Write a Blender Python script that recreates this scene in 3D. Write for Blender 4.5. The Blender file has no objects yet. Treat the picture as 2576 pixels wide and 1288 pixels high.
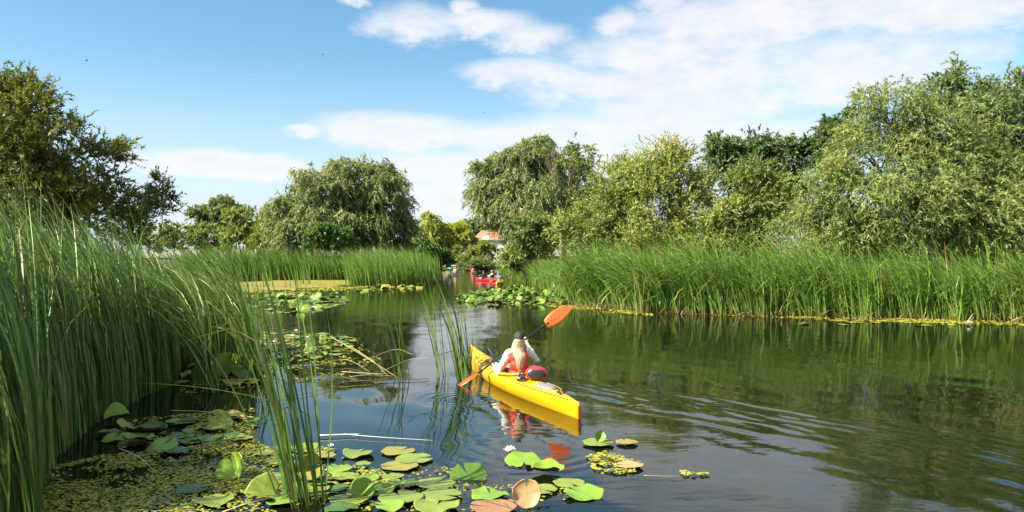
import bpy, bmesh, math, random
import numpy as np
from mathutils import Vector, Matrix

random.seed(7)
rng = np.random.default_rng(7)
SC = bpy.context.scene
COL = SC.collection
R = math.radians

# ------------------------------------------------------------------ camera, sky, sun, exposure
CAM_H = 2.4
FPX = 1946.0            # focal length in the pixels of a 2576 px wide picture
cam = bpy.data.cameras.new('camera')
cam.sensor_width = 36.0
cam.lens = 36.0 * FPX / 2576.0
cam.clip_start = 0.1
cam.clip_end = 6000
camo = bpy.data.objects.new('camera', cam)
COL.objects.link(camo)
camo.location = (0, 0, CAM_H)
camo.rotation_euler = (R(90), 0, 0)
SC.camera = camo

SUN_EL, SUN_AZ = 42.0, -112.0      # degrees; azimuth clockwise from +Y (view direction): sun at the left, a little behind
sd = Vector((math.sin(R(SUN_AZ)) * math.cos(R(SUN_EL)), math.cos(R(SUN_AZ)) * math.cos(R(SUN_EL)), math.sin(R(SUN_EL))))
sun = bpy.data.lights.new('sun', 'SUN')
sun.energy = 5.0
sun.angle = R(0.53)
sun.color = (1.0, 0.94, 0.80)
suno = bpy.data.objects.new('sun', sun)
COL.objects.link(suno)
suno.rotation_euler = sd.to_track_quat('Z', 'Y').to_euler()
suno.location = (-30, -10, 40)

SC.view_settings.view_transform = 'Standard'
SC.view_settings.look = 'None'
SC.view_settings.gamma = 1.0
SC.view_settings.use_curve_mapping = False
SC.view_settings.exposure = 1.5
SC.cycles.use_denoising = True
SC.cycles.max_bounces = 8
SC.cycles.transparent_max_bounces = 8
SC.cycles.caustics_reflective = False
SC.cycles.caustics_refractive = False


class Nodes:
    """tiny helper for building node trees"""
    def __init__(self, tree):
        self.t = tree
    def n(self, typ, **kw):
        nd = self.t.nodes.new(typ)
        for k, v in kw.items():
            setattr(nd, k, v)
        return nd
    def put(self, sock, v):
        if isinstance(v, bpy.types.NodeSocket):
            self.t.links.new(v, sock)
        elif v is not None:
            sock.default_value = v
    def m(self, op, a, b=None, c=None, clamp=False):
        nd = self.n('ShaderNodeMath', operation=op, use_clamp=clamp)
        self.put(nd.inputs[0], a)
        if b is not None: self.put(nd.inputs[1], b)
        if c is not None: self.put(nd.inputs[2], c)
        return nd.outputs[0]
    def vm(self, op, a, b=None):
        nd = self.n('ShaderNodeVectorMath', operation=op)
        self.put(nd.inputs[0], a)
        if b is not None: self.put(nd.inputs[1], b)
        return nd.outputs[0]
    def noise(self, vec, scale, detail=3, rough=0.5, dist=0.0, dim='3D'):
        nd = self.n('ShaderNodeTexNoise', noise_dimensions=dim)
        if vec is not None: self.put(nd.inputs['Vector'], vec)
        nd.inputs['Scale'].default_value = scale
        nd.inputs['Detail'].default_value = detail
        nd.inputs['Roughness'].default_value = rough
        nd.inputs['Distortion'].default_value = dist
        return nd.outputs[0]
    def smooth(self, v, a, b, lo=0.0, hi=1.0):
        nd = self.n('ShaderNodeMapRange', interpolation_type='SMOOTHSTEP')
        self.put(nd.inputs[0], v)
        for i, x in enumerate((a, b, lo, hi)):
            self.put(nd.inputs[1 + i], x)
        return nd.outputs[0]
    def lin(self, v, a, b, lo=0.0, hi=1.0):
        nd = self.n('ShaderNodeMapRange')
        self.put(nd.inputs[0], v)
        for i, x in enumerate((a, b, lo, hi)):
            self.put(nd.inputs[1 + i], x)
        return nd.outputs[0]
    def mix(self, f, a, b, blend='MIX'):
        nd = self.n('ShaderNodeMix', data_type='RGBA', blend_type=blend)
        self.put(nd.inputs[0], f)
        for s, v in ((nd.inputs[6], a), (nd.inputs[7], b)):
            if isinstance(v, (tuple, list)) and len(v) == 3: v = (*v, 1)
            self.put(s, v)
        return nd.outputs[2]
    def ramp(self, f, stops):
        nd = self.n('ShaderNodeValToRGB')
        cr = nd.color_ramp
        while len(cr.elements) < len(stops): cr.elements.new(0.5)
        for e, (p, c) in zip(cr.elements, stops):
            e.position = p
            e.color = (*c, 1) if len(c) == 3 else c
        self.put(nd.inputs[0], f)
        return nd.outputs[0]
    def attr(self, name, out='Fac'):
        nd = self.n('ShaderNodeAttribute', attribute_name=name)
        return nd.outputs[out]


def px(x, y, Y):
    """a point of the 2576 px wide picture at distance Y"""
    return Vector(((x - 1288) / FPX * Y, Y, CAM_H + (644 - y) / FPX * Y))
def wp(x, y, z=0.0):
    """a point of the picture on the horizontal plane z"""
    Y = FPX * (CAM_H - z) / (y - 644)
    return Vector(((x - 1288) / FPX * Y, Y, z))

# ---- world: Nishita sky with drifting clouds
world = bpy.data.worlds.new('World')
SC.world = world
world.use_nodes = True
world.cycles.sampling_method = 'MANUAL'
world.cycles.sample_map_resolution = 256
W = Nodes(world.node_tree)
world.node_tree.nodes.clear()
SKY_STRENGTH = 0.066
sky = W.n('ShaderNodeTexSky', sky_type='NISHITA')
sky.sun_disc = False
sky.sun_elevation = R(SUN_EL)
sky.sun_rotation = R(SUN_AZ)
sky.altitude = 0
sky.air_density = 1.0
sky.dust_density = 0.25
sky.ozone_density = 1.6
tc = W.n('ShaderNodeTexCoord')
sep = W.n('ShaderNodeSeparateXYZ')
W.put(sep.inputs[0], tc.outputs['Generated'])
dx, dy, dz = sep.outputs
az = W.m('ARCTAN2', dx, dy)
el = W.m('ARCSINE', dz)
# warped coordinates give the clouds torn edges
stretch = W.n('ShaderNodeCombineXYZ')
W.put(stretch.inputs[0], az); W.put(stretch.inputs[1], W.m('MULTIPLY', el, 2.2))
n1 = W.noise(stretch.outputs[0], 7.0, 6, 0.62)
n2 = W.noise(W.vm('ADD', stretch.outputs[0], (3.1, 7.7, 1.3)), 22.0, 5, 0.65)
n3 = W.noise(W.vm('ADD', stretch.outputs[0], (9.1, 2.7, 5.3)), 3.0, 5, 0.55)
wob = W.m('SUBTRACT', n1, 0.5)
azw = W.m('ADD', az, W.m('MULTIPLY', wob, 0.06))
elw = W.m('ADD', el, W.m('MULTIPLY', W.m('SUBTRACT', n2, 0.5), 0.03))
CLOUDS = [(1040, 62, 120, 42), (1200, 60, 130, 32), (1330, 95, 100, 34), (1900, 55, 330, 80), (2150, 20, 300, 70), (2400, 35, 230, 55),
          (1640, 140, 250, 48), (2000, 165, 420, 75), (1330, 188, 150, 36), (1600, 215, 270, 48), (2080, 210, 330, 55),
          (1740, 270, 300, 55), (1620, 330, 380, 48), (1000, 332, 190, 42), (1300, 352, 240, 38), (1900, 345, 260, 42), (1560, 62, 50, 34),
          (540, 412, 160, 32), (690, 425, 90, 30), (1100, 425, 170, 40), (1130, 500, 170, 45), (1500, 410, 360, 45), (1660, 12, 70, 26),
          (880, 0, 40, 12), (1170, 20, 35, 16), (2560, 240, 120, 40), (330, 402, 60, 14), (760, 328, 50, 16)]
field = None
for (cx, cy, rx, ry) in CLOUDS:
    a = math.atan((cx - 1288) / FPX)
    e = math.atan((644 - cy) / FPX * math.cos(a))
    ra, re = rx / FPX * math.cos(a) ** 2, ry / FPX * math.cos(a)
    ex = W.m('MULTIPLY', W.m('SUBTRACT', azw, a), 1 / ra)
    ey = W.m('MULTIPLY', W.m('SUBTRACT', elw, e), 1 / re)
    q = W.m('ADD', W.m('MULTIPLY', ex, ex), W.m('MULTIPLY', ey, ey))
    v = W.m('SUBTRACT', 1.0, q)
    field = v if field is None else W.m('SMOOTH_MAX', field, v, 0.35)
# the rest of the sky carries the same kind of broken cloud
away = W.m('MAXIMUM', W.smooth(W.m('ABSOLUTE', az), 0.62, 1.0), W.smooth(el, 0.34, 0.6))
gen = W.m('MULTIPLY', W.m('SUBTRACT', n3, 0.5), 5.0)
gen = W.m('SUBTRACT', gen, W.m('MULTIPLY', W.m('SUBTRACT', 1.0, away), 6.0))
field = W.m('MAXIMUM', W.m('MAXIMUM', field, -3.0), gen)
fld = W.m('ADD', field, W.m('MULTIPLY', W.m('ADD', W.m('MULTIPLY', wob, 1.5), W.m('SUBTRACT', n2, 0.5)), 1.5))
dens = W.smooth(fld, -1.15, 1.3)
dens = W.m('MULTIPLY', dens, W.lin(n2, 0.2, 0.6, 0.75, 0.95))
thick = W.smooth(W.m('ADD', field, W.m('MULTIPLY', wob, 2.0)), 0.3, 1.7)
ccol = W.mix(thick, (5.5, 5.45, 5.6), (4.75, 4.8, 5.0))
hs = W.n('ShaderNodeHueSaturation')
hs.inputs['Hue'].default_value = 0.487
hs.inputs['Saturation'].default_value = 1.17
W.put(hs.inputs['Color'], sky.outputs[0])
bg = W.n('ShaderNodeBackground')
bg.inputs['Strength'].default_value = SKY_STRENGTH
hz_ = W.smooth(el, 0.0, 0.25, 0.85, 0.0)
W.put(bg.inputs['Color'], W.mix(dens, W.mix(hz_, hs.outputs[0], (4.1, 4.7, 5.5)), ccol))
wo = W.n('ShaderNodeOutputWorld')
W.put(wo.inputs[0], bg.outputs[0])

# ------------------------------------------------------------------ materials
MATS = {}
def new_mat(name):
    m = bpy.data.materials.new(name)
    m.use_nodes = True
    m.node_tree.nodes.clear()
    MATS[name] = m
    g = Nodes(m.node_tree)
    out = g.n('ShaderNodeOutputMaterial')
    return m, g, out

def plain(name, col, rough=0.5, spec=0.5, noise_amt=0.12, nscale=30.0, metallic=0.0, coat=0.0, sss=0.0, bump=0.0):
    m, g, out = new_mat(name)
    b = g.n('ShaderNodeBsdfPrincipled')
    o = g.n('ShaderNodeTexCoord')
    nz = g.noise(o.outputs['Object'], nscale, 4, 0.6)
    dark = tuple(c * (1 - noise_amt * 1.6) for c in col)
    light = tuple(min(1, c * (1 + noise_amt)) for c in col)
    g.put(b.inputs['Base Color'], g.mix(g.lin(nz, 0.3, 0.7), dark, light))
    g.put(b.inputs['Roughness'], g.lin(nz, 0.3, 0.7, max(0.02, rough - 0.06), min(1, rough + 0.06)))
    b.inputs['Specular IOR Level'].default_value = spec
    b.inputs['Metallic'].default_value = metallic
    b.inputs['Coat Weight'].default_value = coat
    if bump:
        bp = g.n('ShaderNodeBump')
        bp.inputs['Strength'].default_value = bump
        bp.inputs['Distance'].default_value = 0.01
        g.put(bp.inputs['Height'], nz)
        g.put(b.inputs['Normal'], bp.outputs[0])
    g.put(out.inputs[0], b.outputs[0])
    return m

def leaf_mat(name, stops, trans=0.42, gloss=0.035, grough=0.5, trans_tint=(1.0, 1.0, 0.55)):
    """two-sided leaf: the face attribute 'tint' picks the colour"""
    m, g, out = new_mat(name)
    col = g.ramp(g.attr('tint'), stops)
    d = g.n('ShaderNodeBsdfDiffuse'); g.put(d.inputs[0], col)
    t = g.n('ShaderNodeBsdfTranslucent'); g.put(t.inputs[0], g.mix(1.0, col, trans_tint, 'MULTIPLY'))
    mx = g.n('ShaderNodeMixShader'); mx.inputs[0].default_value = trans
    g.put(mx.inputs[1], d.outputs[0]); g.put(mx.inputs[2], t.outputs[0])
    gl = g.n('ShaderNodeBsdfGlossy'); gl.inputs['Roughness'].default_value = grough
    gl.inputs[0].default_value = (0.8, 0.85, 0.8, 1)
    m2 = g.n('ShaderNodeMixShader'); m2.inputs[0].default_value = gloss
    g.put(m2.inputs[1], mx.outputs[0]); g.put(m2.inputs[2], gl.outputs[0])
    g.put(out.inputs[0], m2.outputs[0])
    return m

# foliage palettes (tint 0 dark .. 1 yellowing)
leaf_mat('leaf_willow', [(0, (0.11, 0.165, 0.042)), (0.5, (0.225, 0.295, 0.085)), (0.85, (0.32, 0.37, 0.10)), (1, (0.38, 0.33, 0.08))])
leaf_mat('leaf_silver', [(0, (0.13, 0.18, 0.06)), (0.5, (0.24, 0.295, 0.115)), (0.85, (0.33, 0.37, 0.145)), (1, (0.37, 0.34, 0.11))])
leaf_mat('leaf_yellow', [(0, (0.14, 0.195, 0.042)), (0.5, (0.27, 0.325, 0.075)), (0.85, (0.39, 0.415, 0.095)), (1, (0.46, 0.38, 0.09))])
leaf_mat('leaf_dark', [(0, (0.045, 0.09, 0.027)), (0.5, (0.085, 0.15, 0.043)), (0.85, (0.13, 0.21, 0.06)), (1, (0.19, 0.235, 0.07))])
leaf_mat('leaf_olive', [(0, (0.075, 0.105, 0.02)), (0.5, (0.155, 0.18, 0.035)), (0.85, (0.25, 0.235, 0.045)), (1, (0.36, 0.25, 0.045))])
leaf_mat('leaf_fresh', [(0, (0.072, 0.152, 0.036)), (0.5, (0.116, 0.232, 0.051)), (0.85, (0.174, 0.290, 0.072)), (1, (0.261, 0.319, 0.072))])

leaf_mat('leaf_lime', [(0, (0.22, 0.27, 0.035)), (0.5, (0.40, 0.43, 0.06)), (1, (0.5, 0.5, 0.09))], trans=0.5)
def reed_mat(name, base_tan, stops, gloss=0.03):
    m, g, out = new_mat(name)
    h = g.attr('h')
    green = g.ramp(g.attr('tint'), stops)
    col = g.mix(g.smooth(h, base_tan[0], base_tan[1]), (0.26, 0.2, 0.075), green)
    d = g.n('ShaderNodeBsdfDiffuse'); g.put(d.inputs[0], col)
    t = g.n('ShaderNodeBsdfTranslucent'); g.put(t.inputs[0], g.mix(1.0, col, (1.0, 1.0, 0.5), 'MULTIPLY'))
    mx = g.n('ShaderNodeMixShader'); mx.inputs[0].default_value = 0.3
    g.put(mx.inputs[1], d.outputs[0]); g.put(mx.inputs[2], t.outputs[0])
    gl = g.n('ShaderNodeBsdfGlossy'); gl.inputs['Roughness'].default_value = 0.4; gl.inputs[0].default_value = (0.9, 1.0, 0.75, 1)
    m2 = g.n('ShaderNodeMixShader'); m2.inputs[0].default_value = gloss
    g.put(m2.inputs[1], mx.outputs[0]); g.put(m2.inputs[2], gl.outputs[0])
    g.put(out.inputs[0], m2.outputs[0])
    return m
GREEN_REED = [(0, (0.085, 0.15, 0.025)), (0.5, (0.135, 0.255, 0.04)), (0.88, (0.225, 0.35, 0.065)), (0.93, (0.22, 0.19, 0.07)), (1, (0.36, 0.28, 0.13))]
BLUE_REED = [(0, (0.055, 0.115, 0.025)), (0.5, (0.11, 0.195, 0.04)), (0.9, (0.19, 0.28, 0.06)), (0.95, (0.22, 0.19, 0.07)), (1, (0.36, 0.28, 0.13))]
reed_mat('reed_green', (0.03, 0.15), GREEN_REED)
reed_mat('reed_near', (-0.1, 0.02), BLUE_REED, gloss=0.035)
reed_mat('reed_straw', (1.5, 2.0), GREEN_REED)

def bark_mat(name, a, b):
    m, g, out = new_mat(name)
    o = g.n('ShaderNodeTexCoord')
    mp = g.n('ShaderNodeMapping'); mp.inputs['Scale'].default_value = (14, 14, 3)
    g.put(mp.inputs[0], o.outputs['Object'])
    nz = g.noise(mp.outputs[0], 1.0, 6, 0.65)
    p = g.n('ShaderNodeBsdfPrincipled')
    g.put(p.inputs['Base Color'], g.mix(g.lin(nz, 0.35, 0.65), a, b))
    p.inputs['Roughness'].default_value = 0.85
    bp = g.n('ShaderNodeBump'); bp.inputs['Strength'].default_value = 0.6; bp.inputs['Distance'].default_value = 0.03
    g.put(bp.inputs['Height'], nz); g.put(p.inputs['Normal'], bp.outputs[0])
    g.put(out.inputs[0], p.outputs[0])
bark_mat('bark', (0.05, 0.038, 0.026), (0.16, 0.125, 0.09))
bark_mat('bark_pale', (0.14, 0.095, 0.06), (0.32, 0.24, 0.17))

# water
def water_mat():
    m, g, out = new_mat('water')
    geo = g.n('ShaderNodeNewGeometry')
    P = geo.outputs['Position']
    rip = g.attr('ripple')
    mp = g.n('ShaderNodeMapping'); mp.inputs['Scale'].default_value = (0.55, 1.0, 1.0)
    g.put(mp.inputs[0], P)
    a = g.noise(mp.outputs[0], 7.0, 3, 0.5, 0.4)
    b = g.noise(mp.outputs[0], 2.2, 2, 0.5, 0.3)
    c = g.noise(P, 26.0, 2, 0.5)
    h = g.m('ADD', g.m('ADD', g.m('MULTIPLY', a, 0.0045), g.m('MULTIPLY', b, 0.011)), g.m('MULTIPLY', c, 0.0007))
    h = g.m('MULTIPLY', h, rip)
    bp = g.n('ShaderNodeBump'); bp.inputs['Strength'].default_value = 1.0; bp.inputs['Distance'].default_value = 1.0
    g.put(bp.inputs['Height'], h)
    p = g.n('ShaderNodeBsdfPrincipled')
    p.inputs['Base Color'].default_value = (0.005, 0.008, 0.003, 1)
    p.inputs['Roughness'].default_value = 0.015
    p.inputs['IOR'].default_value = 1.333
    g.put(p.inputs['Normal'], bp.outputs[0])
    g.put(out.inputs[0], p.outputs[0])
water_mat()

def ground_mat():
    m, g, out = new_mat('ground')
    geo = g.n('ShaderNodeNewGeometry')
    nz = g.noise(geo.outputs['Position'], 0.8, 6, 0.65)
    p = g.n('ShaderNodeBsdfPrincipled')
    g.put(p.inputs['Base Color'], g.ramp(nz, [(0.3, (0.03, 0.028, 0.015)), (0.5, (0.06, 0.07, 0.025)), (0.7, (0.10, 0.11, 0.035))]))
    p.inputs['Roughness'].default_value = 0.95
    bp = g.n('ShaderNodeBump'); bp.inputs['Distance'].default_value = 0.1; bp.inputs['Strength'].default_value = 0.2
    g.put(bp.inputs['Height'], nz); g.put(p.inputs['Normal'], bp.outputs[0])
    g.put(out.inputs[0], p.outputs[0])
ground_mat()

def hill_mat():
    m, g, out = new_mat('hill')
    geo = g.n('ShaderNodeNewGeometry')
    nz = g.noise(geo.outputs['Position'], 0.02, 6, 0.6)
    p = g.n('ShaderNodeBsdfPrincipled')
    g.put(p.inputs['Base Color'], g.ramp(nz, [(0.35, (0.13, 0.13, 0.08)), (0.5, (0.22, 0.19, 0.13)), (0.65, (0.30, 0.26, 0.18))]))
    p.inputs['Roughness'].default_value = 1.0
    g.put(out.inputs[0], p.outputs[0])
hill_mat()

def mat_mat(name, stops, scale):
    """floating algae / duckweed film"""
    m, g, out = new_mat(name)
    geo = g.n('ShaderNodeNewGeometry')
    nz = g.noise(geo.outputs['Position'], scale, 8, 0.7)
    n2 = g.noise(geo.outputs['Position'], scale * 25, 4, 0.7)
    f = g.m('ADD', g.m('MULTIPLY', nz, 0.65), g.m('MULTIPLY', n2, 0.35))
    p = g.n('ShaderNodeBsdfPrincipled')
    g.put(p.inputs['Base Color'], g.ramp(f, stops))
    p.inputs['Roughness'].default_value = 0.7
    bp = g.n('ShaderNodeBump'); bp.inputs['Distance'].default_value = 0.01
    g.put(bp.inputs['Height'], n2); g.put(p.inputs['Normal'], bp.outputs[0])
    g.put(out.inputs[0], p.outputs[0])
mat_mat('algae', [(0.35, (0.10, 0.09, 0.015)), (0.5, (0.20, 0.165, 0.025)), (0.65, (0.25, 0.24, 0.04))], 0.8)
mat_mat('duckweed', [(0.38, (0.10, 0.12, 0.015)), (0.5, (0.25, 0.24, 0.03)), (0.62, (0.34, 0.31, 0.05))], 0.9)

def pad_mat(name, c0, c1, edge, spots=0.25, rough=0.28):
    m, g, out = new_mat(name)
    ang, rad = g.attr('ang'), g.attr('rad')
    o = g.n('ShaderNodeTexCoord'); oi = g.n('ShaderNodeObjectInfo')
    seed = g.vm('ADD', o.outputs['Object'], g.vm('MULTIPLY', (17.0, 31.0, 11.0), oi.outputs['Location']))
    nz = g.noise(seed, 9.0, 5, 0.6)
    fine = g.noise(seed, 60.0, 3, 0.6)
    vein = g.m('ABSOLUTE', g.m('SINE', g.m('MULTIPLY', ang, 10.0)))
    vein = g.m('MULTIPLY', g.smooth(vein, 0.0, 0.22, 1.0, 0.0), g.smooth(rad, 0.05, 0.9, 1.0, 0.25))
    col = g.mix(g.lin(nz, 0.3, 0.7), c0, c1)
    col = g.mix(g.m('MULTIPLY', oi.outputs['Random'], 0.35), col, (c1[0] * 1.3, c1[1] * 1.08, c1[2]))
    col = g.mix(g.m('MULTIPLY', vein, 0.35), col, (c1[0] * 1.5, c1[1] * 1.35, c1[2] * 1.3))
    col = g.mix(g.m('MULTIPLY', g.smooth(rad, 0.86, 1.0), g.smooth(nz, 0.42, 0.62)), col, edge)
    col = g.mix(g.m('MULTIPLY', g.smooth(fine, 0.66, 0.74), spots), col, (0.16, 0.10, 0.03))
    p = g.n('ShaderNodeBsdfPrincipled')
    p.inputs['Specular IOR Level'].default_value = 0.35
    g.put(p.inputs['Base Color'], col)
    g.put(p.inputs['Roughness'], g.lin(fine, 0.3, 0.7, rough - 0.05, rough + 0.12))
    bp = g.n('ShaderNodeBump'); bp.inputs['Strength'].default_value = 0.5; bp.inputs['Distance'].default_value = 0.004
    g.put(bp.inputs['Height'], g.m('SUBTRACT', nz, g.m('MULTIPLY', vein, 0.5))); g.put(p.inputs['Normal'], bp.outputs[0])
    t = g.n('ShaderNodeBsdfTranslucent'); g.put(t.inputs[0], g.mix(1.0, col, (1, 1, 0.4), 'MULTIPLY'))
    mx = g.n('ShaderNodeMixShader'); mx.inputs[0].default_value = 0.15
    g.put(mx.inputs[1], p.outputs[0]); g.put(mx.inputs[2], t.outputs[0])
    g.put(out.inputs[0], mx.outputs[0])
pad_mat('pad_green', (0.15, 0.22, 0.035), (0.23, 0.31, 0.05), (0.27, 0.24, 0.06))
pad_mat('pad_bright', (0.13, 0.25, 0.028), (0.21, 0.35, 0.04), (0.24, 0.28, 0.05), 0.15)
pad_mat('pad_dark', (0.05, 0.11, 0.018), (0.09, 0.17, 0.028), (0.12, 0.13, 0.03), 0.15, 0.2)  # dark green pad colour; also puts shade into the shadowed pads
pad_mat('pad_yellow', (0.2, 0.21, 0.04), (0.3, 0.28, 0.055), (0.34, 0.2, 0.05), 0.5)
pad_mat('pad_red', (0.28, 0.13, 0.07), (0.36, 0.2, 0.10), (0.3, 0.11, 0.06), 0.5)
pad_mat('pad_pink', (0.38, 0.25, 0.11), (0.50, 0.34, 0.17), (0.45, 0.22, 0.12), 0.3, 0.4)
pad_mat('pad_under', (0.12, 0.09, 0.035), (0.18, 0.12, 0.05), (0.16, 0.08, 0.04), 0.2, 0.4)
leaf_mat('frogbit', [(0, (0.12, 0.17, 0.02)), (0.5, (0.28, 0.29, 0.03)), (0.85, (0.38, 0.36, 0.045)), (1, (0.32, 0.2, 0.05))], trans=0.1, gloss=0.06)
plain('petal_white', (0.82, 0.82, 0.8), 0.45, noise_amt=0.03)
plain('stamen_yellow', (0.7, 0.45, 0.04), 0.6)
plain('stem_red', (0.26, 0.12, 0.06), 0.5)
plain('stem_tan', (0.36, 0.28, 0.12), 0.6)
plain('stem_pale', (0.62, 0.58, 0.46), 0.6)
plain('stem_dark', (0.035, 0.045, 0.02), 0.5)
plain('stem_green', (0.12, 0.2, 0.04), 0.5)

# ------------------------------------------------------------------ object helpers
def tag(o, label=None, cat=None, group=None, kind=None):
    if label: o['label'] = label
    if cat: o['category'] = cat
    if group: o['group'] = group
    if kind: o['kind'] = kind
    return o
def link(o, parent=None):
    COL.objects.link(o)
    if parent is not None: o.parent = parent
    return o
def empty(name, loc=(0, 0, 0), rz=0.0):
    o = bpy.data.objects.new(name, None)
    o.empty_display_size = 0.2
    o.location = loc
    o.rotation_euler = (0, 0, rz)
    return link(o)
def mesh_obj(name, V, F, mat, parent=None, smooth=False, attrs=None, matidx=None):
    me = bpy.data.meshes.new(name)
    me.from_pydata([tuple(v) for v in V], [], [tuple(f) for f in F])
    return finish(me, name, mat, parent, smooth, attrs, matidx)
def finish(me, name, mat, parent, smooth, attrs=None, matidx=None):
    for mm in (mat if isinstance(mat, (list, tuple)) else [mat]):
        me.materials.append(MATS[mm])
    if matidx is not None: me.polygons.foreach_set('material_index', np.asarray(matidx, dtype=np.int32))
    if smooth: me.polygons.foreach_set('use_smooth', np.ones(len(me.polygons), dtype=bool))
    for k, (dom, arr) in (attrs or {}).items():
        at = me.attributes.new(k, 'FLOAT', dom)
        at.data.foreach_set('value', np.asarray(arr, dtype=np.float32).ravel())
    me.update()
    return link(bpy.data.objects.new(name, me), parent)
def quads_obj(name, V, Q, mat, parent=None, smooth=False, attrs=None):
    """large quad meshes from numpy arrays"""
    me = bpy.data.meshes.new(name)
    V = np.ascontiguousarray(V, dtype=np.float32); Q = np.ascontiguousarray(Q, dtype=np.int32)
    me.vertices.add(len(V)); me.vertices.foreach_set('co', V.ravel())
    me.loops.add(Q.size); me.loops.foreach_set('vertex_index', Q.ravel())
    me.polygons.add(len(Q))
    me.polygons.foreach_set('loop_start', np.arange(0, Q.size, Q.shape[1], dtype=np.int32))
    try: me.polygons.foreach_set('loop_total', np.full(len(Q), Q.shape[1], dtype=np.int32))
    except Exception: pass
    me.update(calc_edges=True)
    return finish(me, name, mat, parent, smooth, attrs)

class MB:
    def __init__(self): self.V, self.F = [], []
    def add(self, V, F):
        o = len(self.V)
        self.V += [Vector(v) for v in V]
        self.F += [tuple(i + o for i in f) for f in F]
        return self
    def tube(self, pts, rad, n=6, cap=True):
        pts = [Vector(p) for p in pts]
        rad = rad if isinstance(rad, (list, tuple)) else [rad] * len(pts)
        V, F = [], []
        up = Vector((0.13, 0.21, 0.97)).normalized()
        for i, p in enumerate(pts):
            t = (pts[min(i + 1, len(pts) - 1)] - pts[max(i - 1, 0)])
            t = t.normalized() if t.length > 1e-9 else Vector((0, 0, 1))
            s = t.cross(up)
            if s.length < 0.05: s = t.cross(Vector((1, 0, 0)))
            s.normalize(); u = s.cross(t)
            for k in range(n):
                a = 2 * math.pi * k / n
                V.append(p + (s * math.cos(a) + u * math.sin(a)) * rad[i])
        for i in range(len(pts) - 1):
            for k in range(n):
                k2 = (k + 1) % n
                F.append((i * n + k, i * n + k2, (i + 1) * n + k2, (i + 1) * n + k))
        if cap:
            F.append(tuple(range(n - 1, -1, -1)))
            F.append(tuple((len(pts) - 1) * n + k for k in range(n)))
        return self.add(V, F)
    def box(self, c, s, M=None):
        V = [Vector((c[0] + s[0] * (i - .5), c[1] + s[1] * (j - .5), c[2] + s[2] * (k - .5))) for i in (0, 1) for j in (0, 1) for k in (0, 1)]
        if M is not None: V = [M @ v for v in V]
        return self.add(V, [(0, 1, 3, 2), (4, 6, 7, 5), (0, 4, 5, 1), (2, 3, 7, 6), (0, 2, 6, 4), (1, 5, 7, 3)])
    def ellipsoid(self, c, r, M=None, nu=14, nv=9):
        V, F = [], []
        for j in range(nv + 1):
            th = math.pi * j / nv
            for i in range(nu):
                ph = 2 * math.pi * i / nu
                v = Vector((r[0] * math.sin(th) * math.cos(ph), r[1] * math.sin(th) * math.sin(ph), r[2] * math.cos(th)))
                if M is not None: v = M @ v
                V.append(v + Vector(c))
        for j in range(nv):
            for i in range(nu):
                F.append((j * nu + i, (j + 1) * nu + i, (j + 1) * nu + (i + 1) % nu, j * nu + (i + 1) % nu))
        return self.add(V, F)
    def build(self, name, mat, parent=None, smooth=True):
        return mesh_obj(name, self.V, self.F, mat, parent, smooth)

def curve_pts(ctrl, n=12):
    """Catmull-Rom through control points"""
    c = [Vector(p) for p in ctrl]
    c = [c[0] * 2 - c[1]] + c + [c[-1] * 2 - c[-2]]
    out = []
    seg = len(c) - 3
    for s in range(seg):
        p0, p1, p2, p3 = c[s:s + 4]
        for k in range(n):
            t = k / n
            out.append(0.5 * ((2 * p1) + (p2 - p0) * t + (2 * p0 - 5 * p1 + 4 * p2 - p3) * t * t + (3 * p1 - p0 - 3 * p2 + p3) * t ** 3))
    out.append(c[-2])
    return out

TMP = bpy.data.scenes.new('workbench')
def remesh(mb, voxel, smooth_iter=4, name='tmp', disp=None):
    """one continuous surface out of overlapping tapered limbs"""
    me = bpy.data.meshes.new(name)
    me.from_pydata([tuple(v) for v in mb.V], [], mb.F)
    o = bpy.data.objects.new(name, me); TMP.collection.objects.link(o)
    md = o.modifiers.new('r', 'REMESH'); md.mode = 'VOXEL'; md.voxel_size = voxel
    if smooth_iter:
        s = o.modifiers.new('s', 'SMOOTH'); s.iterations = smooth_iter; s.factor = 0.5
    vl = TMP.view_layers[0]; vl.update()
    out = bpy.data.meshes.new_from_object(o.evaluated_get(vl.depsgraph))
    bpy.data.objects.remove(o); bpy.data.meshes.remove(me)
    return out

# ------------------------------------------------------------------ setting: ground, water, hill
CH = np.array([(-34, -60), (-15, -10), (-13.5, 8), (-13, 18), (-14.5, 28), (-27, 60), (-28, 78), (-14, 82), (-8.0, 72), (-8.5, 84), (-14, 104), (-20, 130), (-22, 152),
               (2, 152), (0.5, 128), (-0.2, 101), (1.6, 77), (4.2, 50), (4.6, 39), (7.5, 34), (11, 32), (19.5, 30), (30, 15), (40, -10), (50, -60)], dtype=float)
def channel_sd(X, Y):
    """signed distance to the water's edge, negative on the water"""
    P = np.stack([X, Y], -1)
    d = np.full(X.shape, 1e9); inside = np.zeros(X.shape, bool)
    for a, b in zip(CH, np.roll(CH, -1, 0)):
        e = b - a; w = P - a
        t = np.clip((w @ e) / (e @ e), 0, 1)
        d = np.minimum(d, np.hypot(w[..., 0] - t * e[0], w[..., 1] - t * e[1]))
        c = ((a[1] > Y) != (b[1] > Y)) & (X < (b[0] - a[0]) * (Y - a[1]) / (b[1] - a[1] + 1e-12) + a[0])
        inside ^= c
    return np.where(inside, -d, d)

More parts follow.
